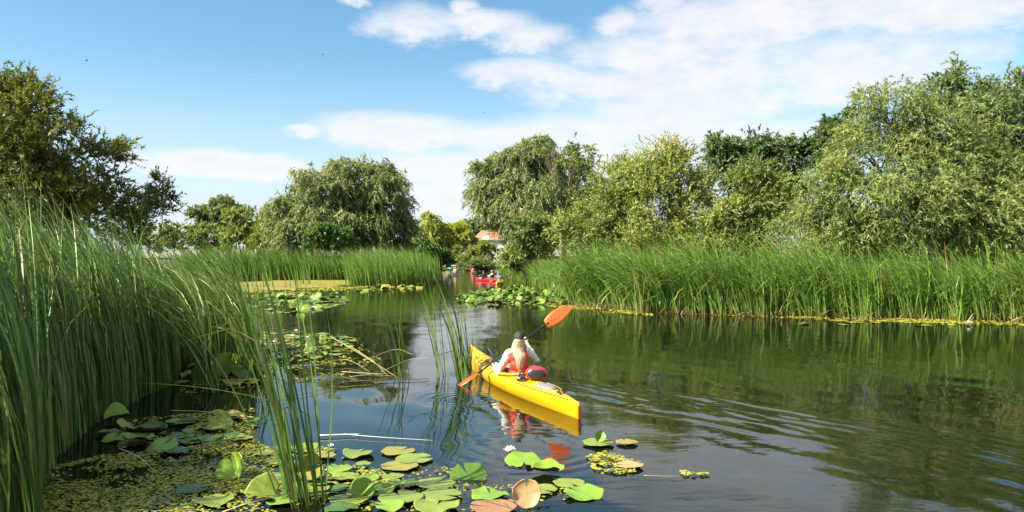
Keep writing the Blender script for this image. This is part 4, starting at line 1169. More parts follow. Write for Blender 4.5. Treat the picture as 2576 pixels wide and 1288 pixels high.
stem('thin pale stem crossing the dark water under the left reeds', [s3(430, 1032), s3(520, 1036), s3(640, 1050)], 0.006, 'stem_pale')
stem('yellow lily stalk curving beside the reddish pad', [s3(1215, 1255, 0.06), s3(1262, 1262, 0.1), s3(1285, 1280, 0.04)], 0.006, 'stem_green')
stem('brown straw floating right of the yellow raft', [s3(1620, 1196), s3(1680, 1198), s3(1720, 1197)], 0.004, 'stem_tan')
for (c, lab) in (([(830, 845, .55), (930, 905, .25), (1000, 950, .02)], 'longest dead tan reed leaning over the left of the lone tuft'), ([(880, 870, .35), (940, 910, .2), (975, 945, .02)], 'dead tan reed, second of the leaning ones by the lone tuft'),
                 ([(960, 935, .05), (1030, 905, .2), (1080, 900, .3)], 'dead tan reed pointing right beside the lone tuft'), ([(860, 935, .05), (950, 940, .08), (1020, 938, .03)], 'yellow straw bundle lying at the lone tuft'),
                 ([(900, 915, .1), (990, 880, .3), (1035, 890, .3)], 'dead arched reed over the straw by the lone tuft'), ([(790, 920, .04), (870, 905, .1), (930, 935, .02)], 'tan broken reed between lily patch and lone tuft'),
                 ([(880, 948, .03), (930, 943, .05), (990, 946, .03)], 'flat yellow straw in front of the leaning dead reeds')):
    stem(lab, [s3(*q) for q in c], 0.010, 'stem_tan')

# ------------------------------------------------------------------ kayaks, paddlers, gear
def gelcoat(name, col, rough=0.22):
    m, g, out = new_mat(name)
    o = g.n('ShaderNodeTexCoord')
    nz = g.noise(o.outputs['Object'], 3.0, 5, 0.6)
    sc = g.noise(o.outputs['Object'], 40.0, 4, 0.7)
    p = g.n('ShaderNodeBsdfPrincipled')
    c = g.mix(g.lin(nz, 0.3, 0.7), tuple(v * 0.88 for v in col), col)
    c = g.mix(g.m('MULTIPLY', g.smooth(sc, 0.62, 0.75), 0.25), c, tuple(v * 0.55 + 0.03 for v in col))
    g.put(p.inputs['Base Color'], c)
    g.put(p.inputs['Roughness'], g.lin(sc, 0.3, 0.7, rough, rough + 0.18))
    bp = g.n('ShaderNodeBump'); bp.inputs['Strength'].default_value = 0.15; bp.inputs['Distance'].default_value = 0.01
    g.put(bp.inputs['Height'], nz); g.put(p.inputs['Normal'], bp.outputs[0])
    g.put(out.inputs[0], p.outputs[0])
gelcoat('kayak_yellow', (0.68, 0.39, 0.006)); gelcoat('kayak_red', (0.55, 0.03, 0.04)); gelcoat('kayak_dark', (0.03, 0.03, 0.04)); gelcoat('kayak_orange', (0.7, 0.16, 0.02))
gelcoat('kayak_green', (0.10, 0.35, 0.06)); gelcoat('paddle_orange', (0.72, 0.085, 0.004), 0.25)
plain('black_rubber', (0.02, 0.02, 0.022), 0.5); plain('black_cord', (0.025, 0.022, 0.02), 0.7); plain('hatch_grey', (0.22, 0.21, 0.18), 0.6, nscale=60, noise_amt=0.3)
plain('carbon', (0.018, 0.018, 0.02), 0.3); plain('skin', (0.60, 0.36, 0.25), 0.5, noise_amt=0.06); plain('shirt_white', (0.80, 0.77, 0.72), 0.85, noise_amt=0.03, nscale=14, bump=0.3)
plain('vest_red', (0.72, 0.035, 0.012), 0.6, noise_amt=0.1, nscale=10, bump=0.3); plain('cap_grey', (0.03, 0.025, 0.028), 0.75); plain('glove_dark', (0.05, 0.025, 0.03), 0.8); plain('bag_red', (0.60, 0.03, 0.05), 0.4, bump=0.5, nscale=12)
plain('bag_black', (0.03, 0.032, 0.036), 0.35, bump=0.3); plain('sandal_black', (0.03, 0.025, 0.025), 0.6); plain('sandal_strap', (0.35, 0.13, 0.07), 0.7); plain('logo_white', (0.8, 0.8, 0.8), 0.6)
plain('blue_fabric', (0.06, 0.16, 0.36), 0.5); plain('teal_plastic', (0.25, 0.62, 0.68), 0.4); plain('shorts_dark', (0.04, 0.04, 0.05), 0.8); plain('brass', (0.5, 0.35, 0.1), 0.4)
plain('navy', (0.04, 0.05, 0.10), 0.8); plain('grey_cloth', (0.16, 0.18, 0.2), 0.85); plain('orange_cloth', (0.75, 0.18, 0.04), 0.7); plain('pink_cloth', (0.75, 0.42, 0.33), 0.7); plain('white_cloth', (0.75, 0.75, 0.75), 0.8)
plain('purple_cloth', (0.2, 0.13, 0.2), 0.8); plain('hair_dark', (0.05, 0.03, 0.02), 0.5); plain('hair_red', (0.5, 0.13, 0.03), 0.6); plain('paint_white', (0.7, 0.7, 0.68), 0.4); plain('black_cloth', (0.025, 0.025, 0.028), 0.8)

def hair_mat():
    m, g, out = new_mat('hair_blonde')
    col = g.ramp(g.attr('tint'), [(0, (0.30, 0.18, 0.07)), (0.5, (0.60, 0.43, 0.22)), (1, (0.85, 0.70, 0.45))])
    p = g.n('ShaderNodeBsdfPrincipled'); g.put(p.inputs['Base Color'], col)
    p.inputs['Roughness'].default_value = 0.42
    g.put(out.inputs[0], p.outputs[0])
hair_mat()

def hull_profile(s, L, beam, bow_z, stern_z, mid_z, swede=0.52):
    """half beam, gunwale height, keel depth at s (0 stern .. 1 bow)"""
    b = beam / 2 * max(0.0, 1 - abs((s - swede) / (swede if s < swede else 1 - swede)) ** 2.1) ** 0.9
    b = max(b, 0.028 if s < 0.02 else (0.012 if s > 0.98 else 0.02))
    g_ = mid_z + (bow_z - mid_z) * max(0, (s - 0.55) / 0.45) ** 2.2 + (stern_z - mid_z) * max(0, (0.5 - s) / 0.5) ** 1.6
    keel = -0.11 * math.sin(math.pi * min(1, max(0, 0.04 + s * 0.92))) ** 0.6
    return b, g_, keel
def make_kayak(name, pos, heading, L, beam, mat, label, bow_z=0.50, stern_z=0.27, mid_z=0.20, hole=None, nst=60, group='kayaks on the river', ns=9, detail=False):
    """origin amidships on the waterline, +X towards the bow"""
    root = empty(name, pos, heading)
    V, F = [], []
    m = 2 * ns + 2 * 8 - 1
    def section(s):
        b, gz, kd = hull_profile(s, L, beam, bow_z, stern_z, mid_z)
        rake = 0.34 * max(0, s - 0.9) / 0.1
        pts = []
        for k in range(ns):                   # hull, keel to gunwale (left)
            t = k / (ns - 1)
            y = b * math.sin(t * math.pi / 2) ** 0.62 * (0.93 + 0.07 * t)
            z = kd + (gz - kd) * t ** 1.55
            pts.append((y, z))
        camber = 0.09 * (b / (beam / 2)) + 0.02
        for k in range(1, 9):                 # deck, gunwale to centre
            t = k / 8
            pts.append((b * math.cos(t * math.pi / 2), gz + camber * math.sin(t * math.pi / 2) ** 1.2))
        full = pts + [(-y, z) for (y, z) in pts[-2:0:-1]]
        return full, rake
    n = None
    for i in range(nst + 1):
        s = i / nst
        full, rake = section(s)
        n = len(full)
        for (y, z) in full:
            x = (s - 0.5) * L - (rake * max(0, (0.3 - z)) * 0.9 if s > 0.9 else 0)
            V.append((x, y, z))
    cx, rx, ry = hole if hole else (0, 0, 0)
    for i in range(nst):
        for k in range(n):
            f = (i * n + k, i * n + (k + 1) % n, (i + 1) * n + (k + 1) % n, (i + 1) * n + k)
            if hole:
                c = sum((Vector(V[q]) for q in f), Vector()) / 4
                if ((c.x - cx) / rx) ** 2 + (c.y / ry) ** 2 < 1 and c.z > mid_z - 0.02: continue
            F.append(f)
    F.append(tuple(range(n - 1, -1, -1))); F.append(tuple(nst * n + k for k in range(n)))
    mesh_obj('hull', V, F, mat, root, smooth=True)
    if hole:
        def deckz(x, y):
            s = x / L + 0.5; b, gz, kd = hull_profile(s, L, beam, bow_z, stern_z, mid_z)
            c = min(1, abs(y) / b); cam_ = 0.09 * (b / (beam / 2)) + 0.02
            return gz + cam_ * (1 - c * c) ** 0.6
        ringp = [Vector((cx + (rx + 0.03) * math.cos(a), (ry + 0.03) * math.sin(a), deckz(cx + rx * math.cos(a), ry * math.sin(a)) + 0.035)) for a in np.linspace(0, 2 * math.pi, 37)]
        MB().tube(ringp, 0.022, 8, cap=False).build('cockpit_rim', mat, root)
        bowl = MB(); nb = 28
        Vb = []
        for (q, z) in ((1.03, 0.02), (0.98, -0.12), (0.85, -0.2)):
            for k in range(nb):
                a = 2 * math.pi * k / nb
                Vb.append((cx + rx * q * math.cos(a), ry * q * math.sin(a), (deckz(cx + rx * math.cos(a), ry * math.sin(a)) + z) if q > 1 else mid_z + z))
        Fb = [(j * nb + k, j * nb + (k + 1) % nb, (j + 1) * nb + (k + 1) % nb, (j + 1) * nb + k) for j in range(2) for k in range(nb)] + [tuple(2 * nb + k for k in range(nb))]
        bowl.add(Vb, Fb).build('cockpit_well', 'black_rubber', root)
        root['dz'] = 0
    tag(root, label, 'kayak', group)
    return root
def deck_z(x, y, L, beam, bow_z, stern_z, mid_z):
    s = x / L + 0.5; b, gz, kd = hull_profile(s, L, beam, bow_z, stern_z, mid_z)
    c = min(1, abs(y) / b); cam_ = 0.09 * (b / (beam / 2)) + 0.02
    return gz + cam_ * math.sin(math.acos(c)) ** 1.2

KL = (KB - KS).length; KC = (KB + KS) / 2
KH = math.atan2(FWD.y, FWD.x)
KP = (KL, 0.60, 0.49, 0.22, 0.175)
kay = make_kayak('sea_kayak', KC, KH, KL, 0.60, 'kayak_yellow', 'long yellow sea kayak with a red-vested paddler, centre of the picture', 0.49, 0.22, 0.175, hole=(0.12, 0.42, 0.215), nst=90)
SEATX = (Vector((0.10, 13.95, 0)) - KC).dot(FWD)
def dk(x, y, h=0.0): return Vector((x, y, deck_z(x, y, *KP) + h))
# deck lines, bungees, hatch, toggles, strip for the shaded stern
for sgn in (1, -1):
    for (x0, x1) in ((0.75, 2.45), (-2.45, -0.55)):
        pts = []
        for k in range(13):
            x = x0 + (x1 - x0) * k / 12
            b, gz, kd = hull_profile(x / KL + .5, *KP)
            pts.append(dk(x, sgn * b * 0.86, 0.012))
        MB().tube(pts, 0.006, 5).build('deck_line', 'black_cord', kay)
for (x0, x1) in ((0.85, 1.12), (1.12, 1.4), (1.55, 1.8)):
    for sgn in (1, -1):
        b0_ = hull_profile(x0 / KL + .5, *KP)[0] * .8; b1_ = hull_profile(x1 / KL + .5, *KP)[0] * .8
        MB().tube([dk(x0 + (x1 - x0) * t, sgn * (b0_ * (1 - t) - b1_ * t), 0.012) for t in np.linspace(0, 1, 9)], 0.005, 5).build('bungee_cord', 'black_cord', kay)
def oval(cx, rx, ry, h, name, mat, parent, n=26):
    V = [dk(cx + rx * q * math.cos(2 * math.pi * k / n), ry * q * math.sin(2 * math.pi * k / n), hh) for (q, hh) in ((1.0, 0.0), (1.0, h), (0.92, h * 1.4), (0.4, h * 1.6)) for k in range(n)]
    F = [(j * n + k, j * n + (k + 1) % n, (j + 1) * n + (k + 1) % n, (j + 1) * n + k) for j in range(3) for k in range(n)] + [tuple(3 * n + k for k in range(n))]
    return mesh_obj(name, V, F, mat, parent, smooth=True)
oval(-1.45, 0.30, 0.135, 0.018, 'hatch_cover', 'hatch_grey', kay)
oval(1.62, 0.22, 0.12, 0.018, 'hatch_cover', 'kayak_yellow', kay)
MB().tube(curve_pts([dk(-1.12, 0.15, .02), dk(-1.45, 0.165, .035), dk(-1.8, 0.12, .03), dk(-1.98, 0.03, .03)], 6), 0.006, 5).build('bungee_cord', 'stem_tan', kay)
MB().tube(curve_pts([dk(-1.12, -0.15, .02), dk(-1.45, -0.165, .035), dk(-1.8, -0.12, .03), dk(-1.98, -0.03, .03)], 6), 0.006, 5).build('bungee_cord', 'stem_tan', kay)
fit = MB()
for q in range(5): fit.ellipsoid(dk(-1.98 - 0.04 * q, random.uniform(-.05, .05), .02), (0.028, 0.018, 0.018), nu=8, nv=5)
fit.build('cord_cleat', 'black_cord', kay)
MB().tube(curve_pts([Vector((KL / 2 - 0.02, 0.02, 0.47)), Vector((KL / 2 + 0.04, 0.03, 0.40)), Vector((KL / 2 + 0.02, 0.02, 0.34))], 4), 0.012, 6).ellipsoid((KL / 2 + 0.02, 0.02, 0.33), (0.02, 0.05, 0.02), nu=8, nv=5).build('grab_toggle', 'black_rubber', kay)
MB().box((-KL / 2 - 0.018, 0, 0.08), (0.03, 0.045, 0.22)).build('stern_shade_strip', 'kayak_orange', kay, smooth=False)  # orange strip paints the shaded look of the yellow stern end
for zz in (0.2, 0.12): MB().ellipsoid((-KL / 2 - 0.035, 0.0, zz), (0.008, 0.01, 0.01), nu=6, nv=4).build('bolt', 'black_rubber', kay)
# strap over the gunwale in front of the cockpit
b_ = hull_profile(0.60 / KL + .5, *KP)[0]
MB().tube([dk(0.60, y, .008) for y in np.linspace(-b_ * .98, b_ * .98, 15)] + [Vector((0.60, b_ * 1.0, 0.14)), Vector((0.60, b_ * .97, 0.02))], 0.006, 5).build('deck_strap', 'black_cord', kay)
MB().box((SEATX - 0.22, 0, 0.22), (0.05, 0.28, 0.12)).build('seat_back', 'black_rubber', kay)

def rotz(v, a): return Matrix.Rotation(a, 3, 'Z') @ Vector(v)

# ---- gear on the deck (each its own thing)
def place_on(o, x, y, h=0.0, rz=0.0):
    p = dk(x, y, h)
    o.location = KC + rotz(p, KH)
    o.rotation_euler = (0, 0, KH + rz)
bag = empty('dry_bag'); place_on(bag, -0.78, -0.10, 0.0, -0.35)
# local +X along the bag's axis
M = Matrix.Rotation(R(90), 3, 'Y')
prof = [(-0.17, 0.03), (-0.165, 0.10), (-0.13, 0.125), (0.02, 0.13), (0.13, 0.125), (0.2, 0.09), (0.26, 0.045), (0.28, 0.03)]
V, F = [], []; nn = 20
for i, (x, rad_) in enumerate(prof):
    for k in range(nn):
        a = 2 * math.pi * k / nn
        w_ = 1 + 0.05 * math.sin(5 * a + 2 * i) * (i > 1) + 0.03 * math.sin(9 * a - i)
        V.append((x + 0.01 * math.sin(3 * a), rad_ * w_ * math.cos(a) * 1.12, 0.115 + rad_ * w_ * math.sin(a) * 0.92))
F = [(i * nn + k, i * nn + (k + 1) % nn, (i + 1) * nn + (k + 1) % nn, (i + 1) * nn + k) for i in range(len(prof) - 1) for k in range(nn)] + [tuple(range(nn - 1, -1, -1)), tuple((len(prof) - 1) * nn + k for k in range(nn))]
mesh_obj('bag_body', V, F, 'bag_red', bag, smooth=True)
MB().ellipsoid((-0.155, 0, 0.115), (0.04, 0.125, 0.10), nu=18, nv=10).build('bag_bottom', 'bag_black', bag)
MB().tube(curve_pts([(0.12, 0.1, 0.18), (0.0, 0.08, 0.235), (-0.12, 0.05, 0.2)], 5), 0.009, 5).build('bag_strap', 'bag_red', bag)
bag.scale = (0.9, 1.3, 1.0)
tag(bag, 'red dry bag with black bottom strapped behind the paddler', 'bag')
for i, (x, y, rz, h, lab) in enumerate(((-0.72, 0.15, 0.25, 0.0, 'black sandal lying sole-down behind the paddler, lower one'), (-0.66, 0.13, -0.1, 0.055, 'black sandal resting on top of the other sandal'))):
    sh = empty('sandal'); place_on(sh, x, y, h, rz)
    V, F = [], []; nn = 18
    for (z, q) in ((0.0, 0.94), (0.03, 1.0), (0.036, 0.9)):
        for k in range(nn):
            a = 2 * math.pi * k / nn
            V.append((0.14 * q * math.cos(a), (0.052 + 0.008 * math.cos(a)) * q * math.sin(a), z))
    F = [(j * nn + k, j * nn + (k + 1) % nn, (j + 1) * nn + (k + 1) % nn, (j + 1) * nn + k) for j in range(2) for k in range(nn)] + [tuple(2 * nn + k for k in range(nn)), tuple(range(nn - 1, -1, -1))]
    mesh_obj('sole', V, F, 'sandal_black', sh, smooth=False)
    for x0 in (0.06, -0.04):
        MB().tube(curve_pts([(x0, 0.05, 0.03), (x0 + 0.01, 0.025, 0.085), (x0 + 0.01, -0.025, 0.085), (x0, -0.05, 0.03)], 5), 0.013, 6).build('strap', 'sandal_strap' if x0 > 0 else 'sandal_black', sh)
    MB().box((0.02, 0.052, 0.055), (0.05, 0.006, 0.02)).build('strap_patch', 'logo_white', sh, smooth=False)
    tag(sh, lab, 'sandal', 'sandals on the kayak deck')
# things under the bow bungees: spare paddle halves and a pump
def blade_mesh(L, w, name, mat, parent, M, thick=0.012, spoon=0.03):
    """spoon-shaped paddle blade, +X towards the tip"""
    V, F = [], []; nx_, ny_ = 14, 6
    for layer in (1, -1):
        for i in range(nx_ + 1):
            t = i / nx_
            hw = w / 2 * (math.sin(math.pi * min(1, 0.06 + 0.94 * t) ** 0.85) ** 0.55 if t < 1 else 0.12)
            hw = max(hw, 0.016)
            for j in range(ny_ + 1):
                u = j / ny_ * 2 - 1
                rib = 0.012 * math.exp(-(u / 0.18) ** 2) * (1 - t) ** 0.7
                asym = 0.06 * w * t
                V.append(M @ Vector((L * t - 0.03 * u * t, hw * u + asym, spoon * math.sin(t * 2.2) * (1 - 0.35 * u * u) + layer * (thick / 2 * (1 - 0.7 * u * u) + rib))))
    m = ny_ + 1; nl = (nx_ + 1) * m
    for layer in (0, 1):
        for i in range(nx_):
            for j in range(ny_):
                f = (layer * nl + i * m + j, layer * nl + (i + 1) * m + j, layer * nl + (i + 1) * m + j + 1, layer * nl + i * m + j + 1)
                F.append(f if layer else f[::-1])
    edge = [i * m for i in range(nx_ + 1)] + [nx_ * m + j for j in range(1, m)] + [i * m + ny_ for i in range(nx_ - 1, -1, -1)] + [j for j in range(ny_ - 1, 0, -1)]
    for a, b in zip(edge, edge[1:] + edge[:1]): F.append((a, b, nl + b, nl + a))
    return mesh_obj(name, V, F, mat, parent, smooth=True)
sp = empty('spare_paddle'); place_on(sp, 1.05, -0.05, 0.03, 0.0)
MB().tube([(-0.35, -0.05, 0.02), (0.35, -0.02, 0.05)], 0.014, 8).build('shaft', 'blue_fabric', sp)
blade_mesh(0.42, 0.15, 'blade', 'blue_fabric', sp, Matrix.Translation((0.34, -0.02, 0.05)) @ Matrix.Rotation(R(-16), 4, 'Y') @ Matrix.Rotation(R(60), 4, 'X'))
tag(sp, 'blue spare paddle tucked under the bow cords', 'paddle')
pu = empty('bilge_pump'); place_on(pu, 0.95, 0.06, 0.03, 0.12)
MB().tube([(-0.25, 0, 0.02), (0.2, 0, 0.02)], 0.026, 10).build('barrel', 'teal_plastic', pu)
MB().tube([(0.2, 0, 0.02), (0.3, 0, 0.02)], 0.014, 8).tube([(0.3, -0.05, 0.02), (0.3, 0.05, 0.02)], 0.014, 8).build('handle', 'black_rubber', pu)
tag(pu, 'pale teal tube lying across the front deck cords', 'pump')
bl = empty('folded_jacket'); place_on(bl, 0.72, -0.10, 0.0, 0.2)
V, F = [], []
jm = MB().ellipsoid((0, 0, 0.03), (0.17, 0.11, 0.05)).ellipsoid((0.09, 0.03, 0.05), (0.10, 0.09, 0.045)).ellipsoid((-0.08, -0.03, 0.055), (0.10, 0.08, 0.04))
me = remesh(jm, 0.012, 3); finish(me, 'cloth', 'blue_fabric', bl, True)
tag(bl, 'crumpled blue jacket in front of the cockpit', 'jacket')

# ---- the paddle in the woman's hands
PL = px(1140, 984, 14.40); PR = px(1437, 770, 14.52)
pdir = (PR - PL).normalized()
HL = px(1238, 925, 14.45); 
def on_shaft(x): return PL + (PR - PL) * ((x - 1140) / (1437 - 1140))
th_l, th_r = on_shaft(1199), on_shaft(1376)
pad_root = empty('kayak_paddle', on_shaft(1288))
o0 = Vector(pad_root.location)
MB().tube([th_l - o0, on_shaft(1288) - o0, th_r - o0], 0.0165, 10).build('shaft', 'carbon', pad_root)
def blade_frame(origin, d, face):
    x = d.normalized(); z = (face - x * face.dot(x)).normalized(); y = z.cross(x)
    Mx = Matrix((x, y, z)).transposed().to_4x4(); Mx.translation = origin
    return Mx
blade_mesh((PR - th_r).length + 0.03, 0.27, 'blade', 'paddle_orange', pad_root, blade_frame(th_r - o0 - pdir * 0.03, pdir, Vector((-0.30, -0.92, 0.25))), spoon=-0.03)
blade_mesh((PL - th_l).length + 0.03, 0.25, 'blade', 'paddle_orange', pad_root, blade_frame(th_l - o0 + pdir * 0.03, -pdir, Vector((0.1, -0.1, 1.0))), spoon=0.03)
for xx in (1212, 1366): MB().tube([on_shaft(xx - 2) - o0, on_shaft(xx) - o0, on_shaft(xx + 2) - o0], [0.022, 0.034, 0.022], 10).build('drip_ring', 'black_rubber', pad_root)
for q, t_ in ((th_l, 1), (th_r, -1)):
    MB().tube([q - o0 + pdir * t_ * 0.02, q - o0 - pdir * t_ * 0.03], 0.021, 8).build('ferrule', 'black_rubber', pad_root)
tag(pad_root, 'black-shafted paddle with orange blades held by the woman', 'paddle')

# ---- the paddling woman
P0 = Vector((0.10, 13.95, 0.0))
def B(f, r, z): return P0 + FWD * f + RGT * (r + 0.08 * max(0.0, z - 0.2)) + Vector((0, 0, z))
BM = Matrix((RGT, FWD, Vector((0, 0, 1)))).transposed()        # body axes: x right, y forward
hand_l, hand_r = on_shaft(1238), on_shaft(1320)
sh_l, sh_r = B(0.03, -0.185, 0.655), B(0.05, 0.185, 0.675)
el_l, el_r = px(1253, 936, 14.02), px(1350, 906, 14.16)
def cap_limb(mb, pts, rad): mb.tube(pts, rad, 12); [mb.ellipsoid(p, (q, q, q), nu=12, nv=8) for p, q in zip(pts, rad)]
def hand(mb, c, arm_from, shaft_d, mirror=1):
    """palm on the shaft, four fingers wrapped round it and a thumb"""
    a = (c - arm_from).normalized()
    s = shaft_d.normalized()
    n = a.cross(s).normalized()
    palm = c - a * 0.035 + n * 0.018
    Mx = Matrix((s, a, n)).transposed()
    mb.ellipsoid(palm, (0.042, 0.045, 0.017), M=Mx, nu=12, nv=8)
    cap_limb(mb, [arm_from.lerp(c, 0.72), palm], [0.026, 0.022])
    for k, (off, ln) in enumerate(((-0.03, .9), (-0.01, 1.0), (0.01, .97), (0.03, .8))):
        q = [palm + s * off + a * 0.03, c + s * off + a * 0.034 * ln - n * 0.004, c + s * off + a * 0.022 * ln - n * 0.03, c + s * off - a * 0.004 - n * 0.032]
        cap_limb(mb, q, [0.0095, 0.009, 0.0085, 0.0075])
    q = [palm - s * 0.035 * mirror - a * 0.01, c - s * 0.045 * mirror + a * 0.005 - n * 0.006, c - s * 0.03 * mirror + a * 0.012 - n * 0.026]
    cap_limb(mb, q, [0.0115, 0.0105, 0.009])
woman = empty('person', (P0.x, P0.y, 0.08))
def rel(me_or_mb): 
    pass
body = MB()
body.ellipsoid(B(0, 0, 0.17), (0.165, 0.125, 0.12), M=BM)
body.ellipsoid(B(-0.015, 0, 0.36), (0.13, 0.09, 0.16), M=BM)
body.ellipsoid(B(0.02, 0, 0.56), (0.155, 0.10, 0.17), M=BM)
cap_limb(body, [B(0.03, 0, 0.66), B(0.05, 0, 0.76)], [0.06, 0.05])
HEAD = B(0.075, 0.0, 0.875)
body.ellipsoid(HEAD, (0.074, 0.092, 0.112), M=BM, nu=18, nv=14)
body.ellipsoid(HEAD + FWD * 0.045 + Vector((0, 0, -0.075)), (0.048, 0.045, 0.04), M=BM)                      # jaw
body.ellipsoid(HEAD + FWD * 0.098 + Vector((0, 0, -0.015)), (0.013, 0.022, 0.026), M=BM, nu=8, nv=6)         # nose
for sg in (1, -1):
    body.ellipsoid(HEAD + RGT * 0.076 * sg + Vector((0, 0, -0.005)), (0.01, 0.02, 0.03), M=BM, nu=8, nv=6)   # ears
    cap_limb(body, [B(0.02, 0.09 * sg, 0.16), B(0.40, 0.12 * sg, 0.20), B(0.80, 0.09 * sg, 0.10), B(0.88, 0.09 * sg, 0.14)], [0.085, 0.06, 0.04, 0.035])
cap_limb(body, [sh_l, el_l, hand_l - (hand_l - el_l).normalized() * 0.05], [0.05, 0.038, 0.026])
cap_limb(body, [sh_r, el_r, hand_r - (hand_r - el_r).normalized() * 0.05], [0.05, 0.038, 0.026])
hand(body, hand_l, el_l, pdir, 1); hand(body, hand_r, el_r, pdir, -1)
def add_cloth(mb, voxel, name, mat, parent, sm=4, wr=0.0, seed=0, fq=22):
    me = remesh(mb, voxel, sm)
    n = len(me.vertices)
    co = np.empty(n * 3, dtype=np.float32); me.vertices.foreach_get('co', co); co = co.reshape(-1, 3)
    if wr:
        nm = np.empty(n * 3, dtype=np.float32); me.vertices.foreach_get('normal', nm); nm = nm.reshape(-1, 3)
        q = co * fq
        co = co + nm * (wr * np.sin(q[:, 0] * 1.3 + 2 * np.sin(q[:, 2] * 0.7)) * np.sin(q[:, 2] * 1.1 + 1.7 * np.sin(q[:, 1])))[:, None]
    co = co - np.array(list(parent.location), dtype=np.float32)
    me.vertices.foreach_set('co', co.astype(np.float32).ravel())
    return finish(me, name, mat, parent, True)
add_cloth(body, 0.0075, 'body', 'skin', woman, 3)
shirt = MB()
shirt.ellipsoid(B(-0.005, 0, 0.30), (0.155, 0.115, 0.15), M=BM)
shirt.ellipsoid(B(-0.01, 0, 0.40), (0.15, 0.11, 0.17), M=BM)
shirt.ellipsoid(B(0.02, 0, 0.57), (0.175, 0.118, 0.165), M=BM)
cap_limb(shirt, [B(0.02, 0, 0.66), B(0.035, 0, 0.715)], [0.085, 0.06])
cap_limb(shirt, [sh_l + RGT * 0.03, sh_l, sh_l.lerp(el_l, 0.5) + Vector((-.01, 0, -0.02)), el_l + Vector((0.01, 0, 0.0)), el_l.lerp(hand_l, 0.55)], [0.075, 0.074, 0.072, 0.066, 0.042])
cap_limb(shirt, [sh_r - RGT * 0.03, sh_r, sh_r.lerp(el_r, 0.5), el_r, el_r.lerp(hand_r, 0.45)], [0.072, 0.07, 0.064, 0.056, 0.044])
add_cloth(shirt, 0.009, 'shirt', 'shirt_white', woman, 4, 0.006)
vest = MB()
vest.ellipsoid(B(-0.015, 0, 0.30), (0.172, 0.135, 0.09), M=BM)
vest.ellipsoid(B(-0.022, 0.0, 0.42), (0.178, 0.135, 0.17), M=BM)
vest.ellipsoid(B(0.005, 0, 0.54), (0.18, 0.138, 0.17), M=BM)
for sg in (1, -1): cap_limb(vest, [B(-0.05, 0.105 * sg, 0.58), B(0.03, 0.115 * sg, 0.735), B(0.11, 0.105 * sg, 0.6)], [0.05, 0.03, 0.05])
add_cloth(vest, 0.009, 'life_vest', 'vest_red', woman, 3, 0.003, fq=16)
belt = [B(-0.015 + 0.147 * math.cos(a), 0.180 * math.sin(a), 0.285 + 0.006 * math.sin(3 * a)) - woman.location for a in np.linspace(0, 2 * math.pi, 30)]
MB().tube(belt, 0.017, 7, cap=False).build('belt', 'vest_red', woman)
# shorts
shorts = MB(); shorts.ellipsoid(B(0, 0, 0.17), (0.178, 0.138, 0.10), M=BM)
for sg in (1, -1): cap_limb(shorts, [B(0.02, 0.09 * sg, 0.165), B(0.30, 0.115 * sg, 0.19)], [0.095, 0.075])
add_cloth(shorts, 0.012, 'shorts', 'shorts_dark', woman, 3)
# glove on the left hand
gl = MB(); hand(gl, hand_l, el_l, pdir, 1)
gme = remesh(gl, 0.006, 2)
gn = [v.normal.copy() for v in gme.vertices]
gc = [v.co + n_ * 0.004 - Vector(woman.location) for v, n_ in zip(gme.vertices, gn)]
for v, c_ in zip(gme.vertices, gc): v.co = c_
finish(gme, 'glove', 'glove_dark', woman, True)
# cap with brim
V, F = [], []; nn = 24
for j in range(8):
    th = R(100) * j / 7
    for k in range(nn):
        a = 2 * math.pi * k / nn
        seam = 1 + 0.012 * abs(math.sin(3 * a))
        v = BM @ Vector((0.092 * math.sin(th) * math.cos(a) * seam, 0.112 * math.sin(th) * math.sin(a) * seam, 0.118 * math.cos(th)))
        V.append(HEAD + Vector((0, 0, 0.035)) + v - Vector(woman.location))
F = [(j * nn + k, (j + 1) * nn + k, (j + 1) * nn + (k + 1) % nn, j * nn + (k + 1) % nn) for j in range(7) for k in range(nn)]
capo = mesh_obj('cap', V, F, 'cap_grey', woman, smooth=True)
V, F = [], []
for layer in (0, 1):
    for j in range(4):
        for k in range(11):
            a = math.pi * (0.12 + 0.76 * k / 10); q = 1 + 0.22 * j
            v = BM @ Vector((0.09 * q ** 0.35 * math.cos(a), 0.108 * math.sin(a) * q, 0.015 - 0.02 * j - 0.02 * abs(math.cos(a)) - 0.008 * layer))
            V.append(HEAD + Vector((0, 0, 0.03)) + v - Vector(woman.location))
for layer in (0, 1):
    for j in range(3):
        for k in range(10):
            f = (layer * 44 + j * 11 + k, layer * 44 + j * 11 + k + 1, layer * 44 + (j + 1) * 11 + k + 1, layer * 44 + (j + 1) * 11 + k)
            F.append(f if layer == 0 else f[::-1])
for k in range(10): F.append((33 + k, 33 + k + 1, 44 + 33 + k + 1, 44 + 33 + k))
mesh_obj('cap_brim', V, F, 'cap_grey', capo, smooth=True)
MB().ellipsoid(HEAD + Vector((0, 0, 0.153)) - Vector(woman.location), (0.012, 0.012, 0.008), nu=8, nv=5).build('cap_button', 'cap_grey', capo)
MB().ellipsoid(HEAD + BM @ Vector((0.045, -0.097, 0.045)) - Vector(woman.location), (0.009, 0.005, 0.006), M=BM, nu=8, nv=5).build('cap_emblem', 'logo_white', capo)
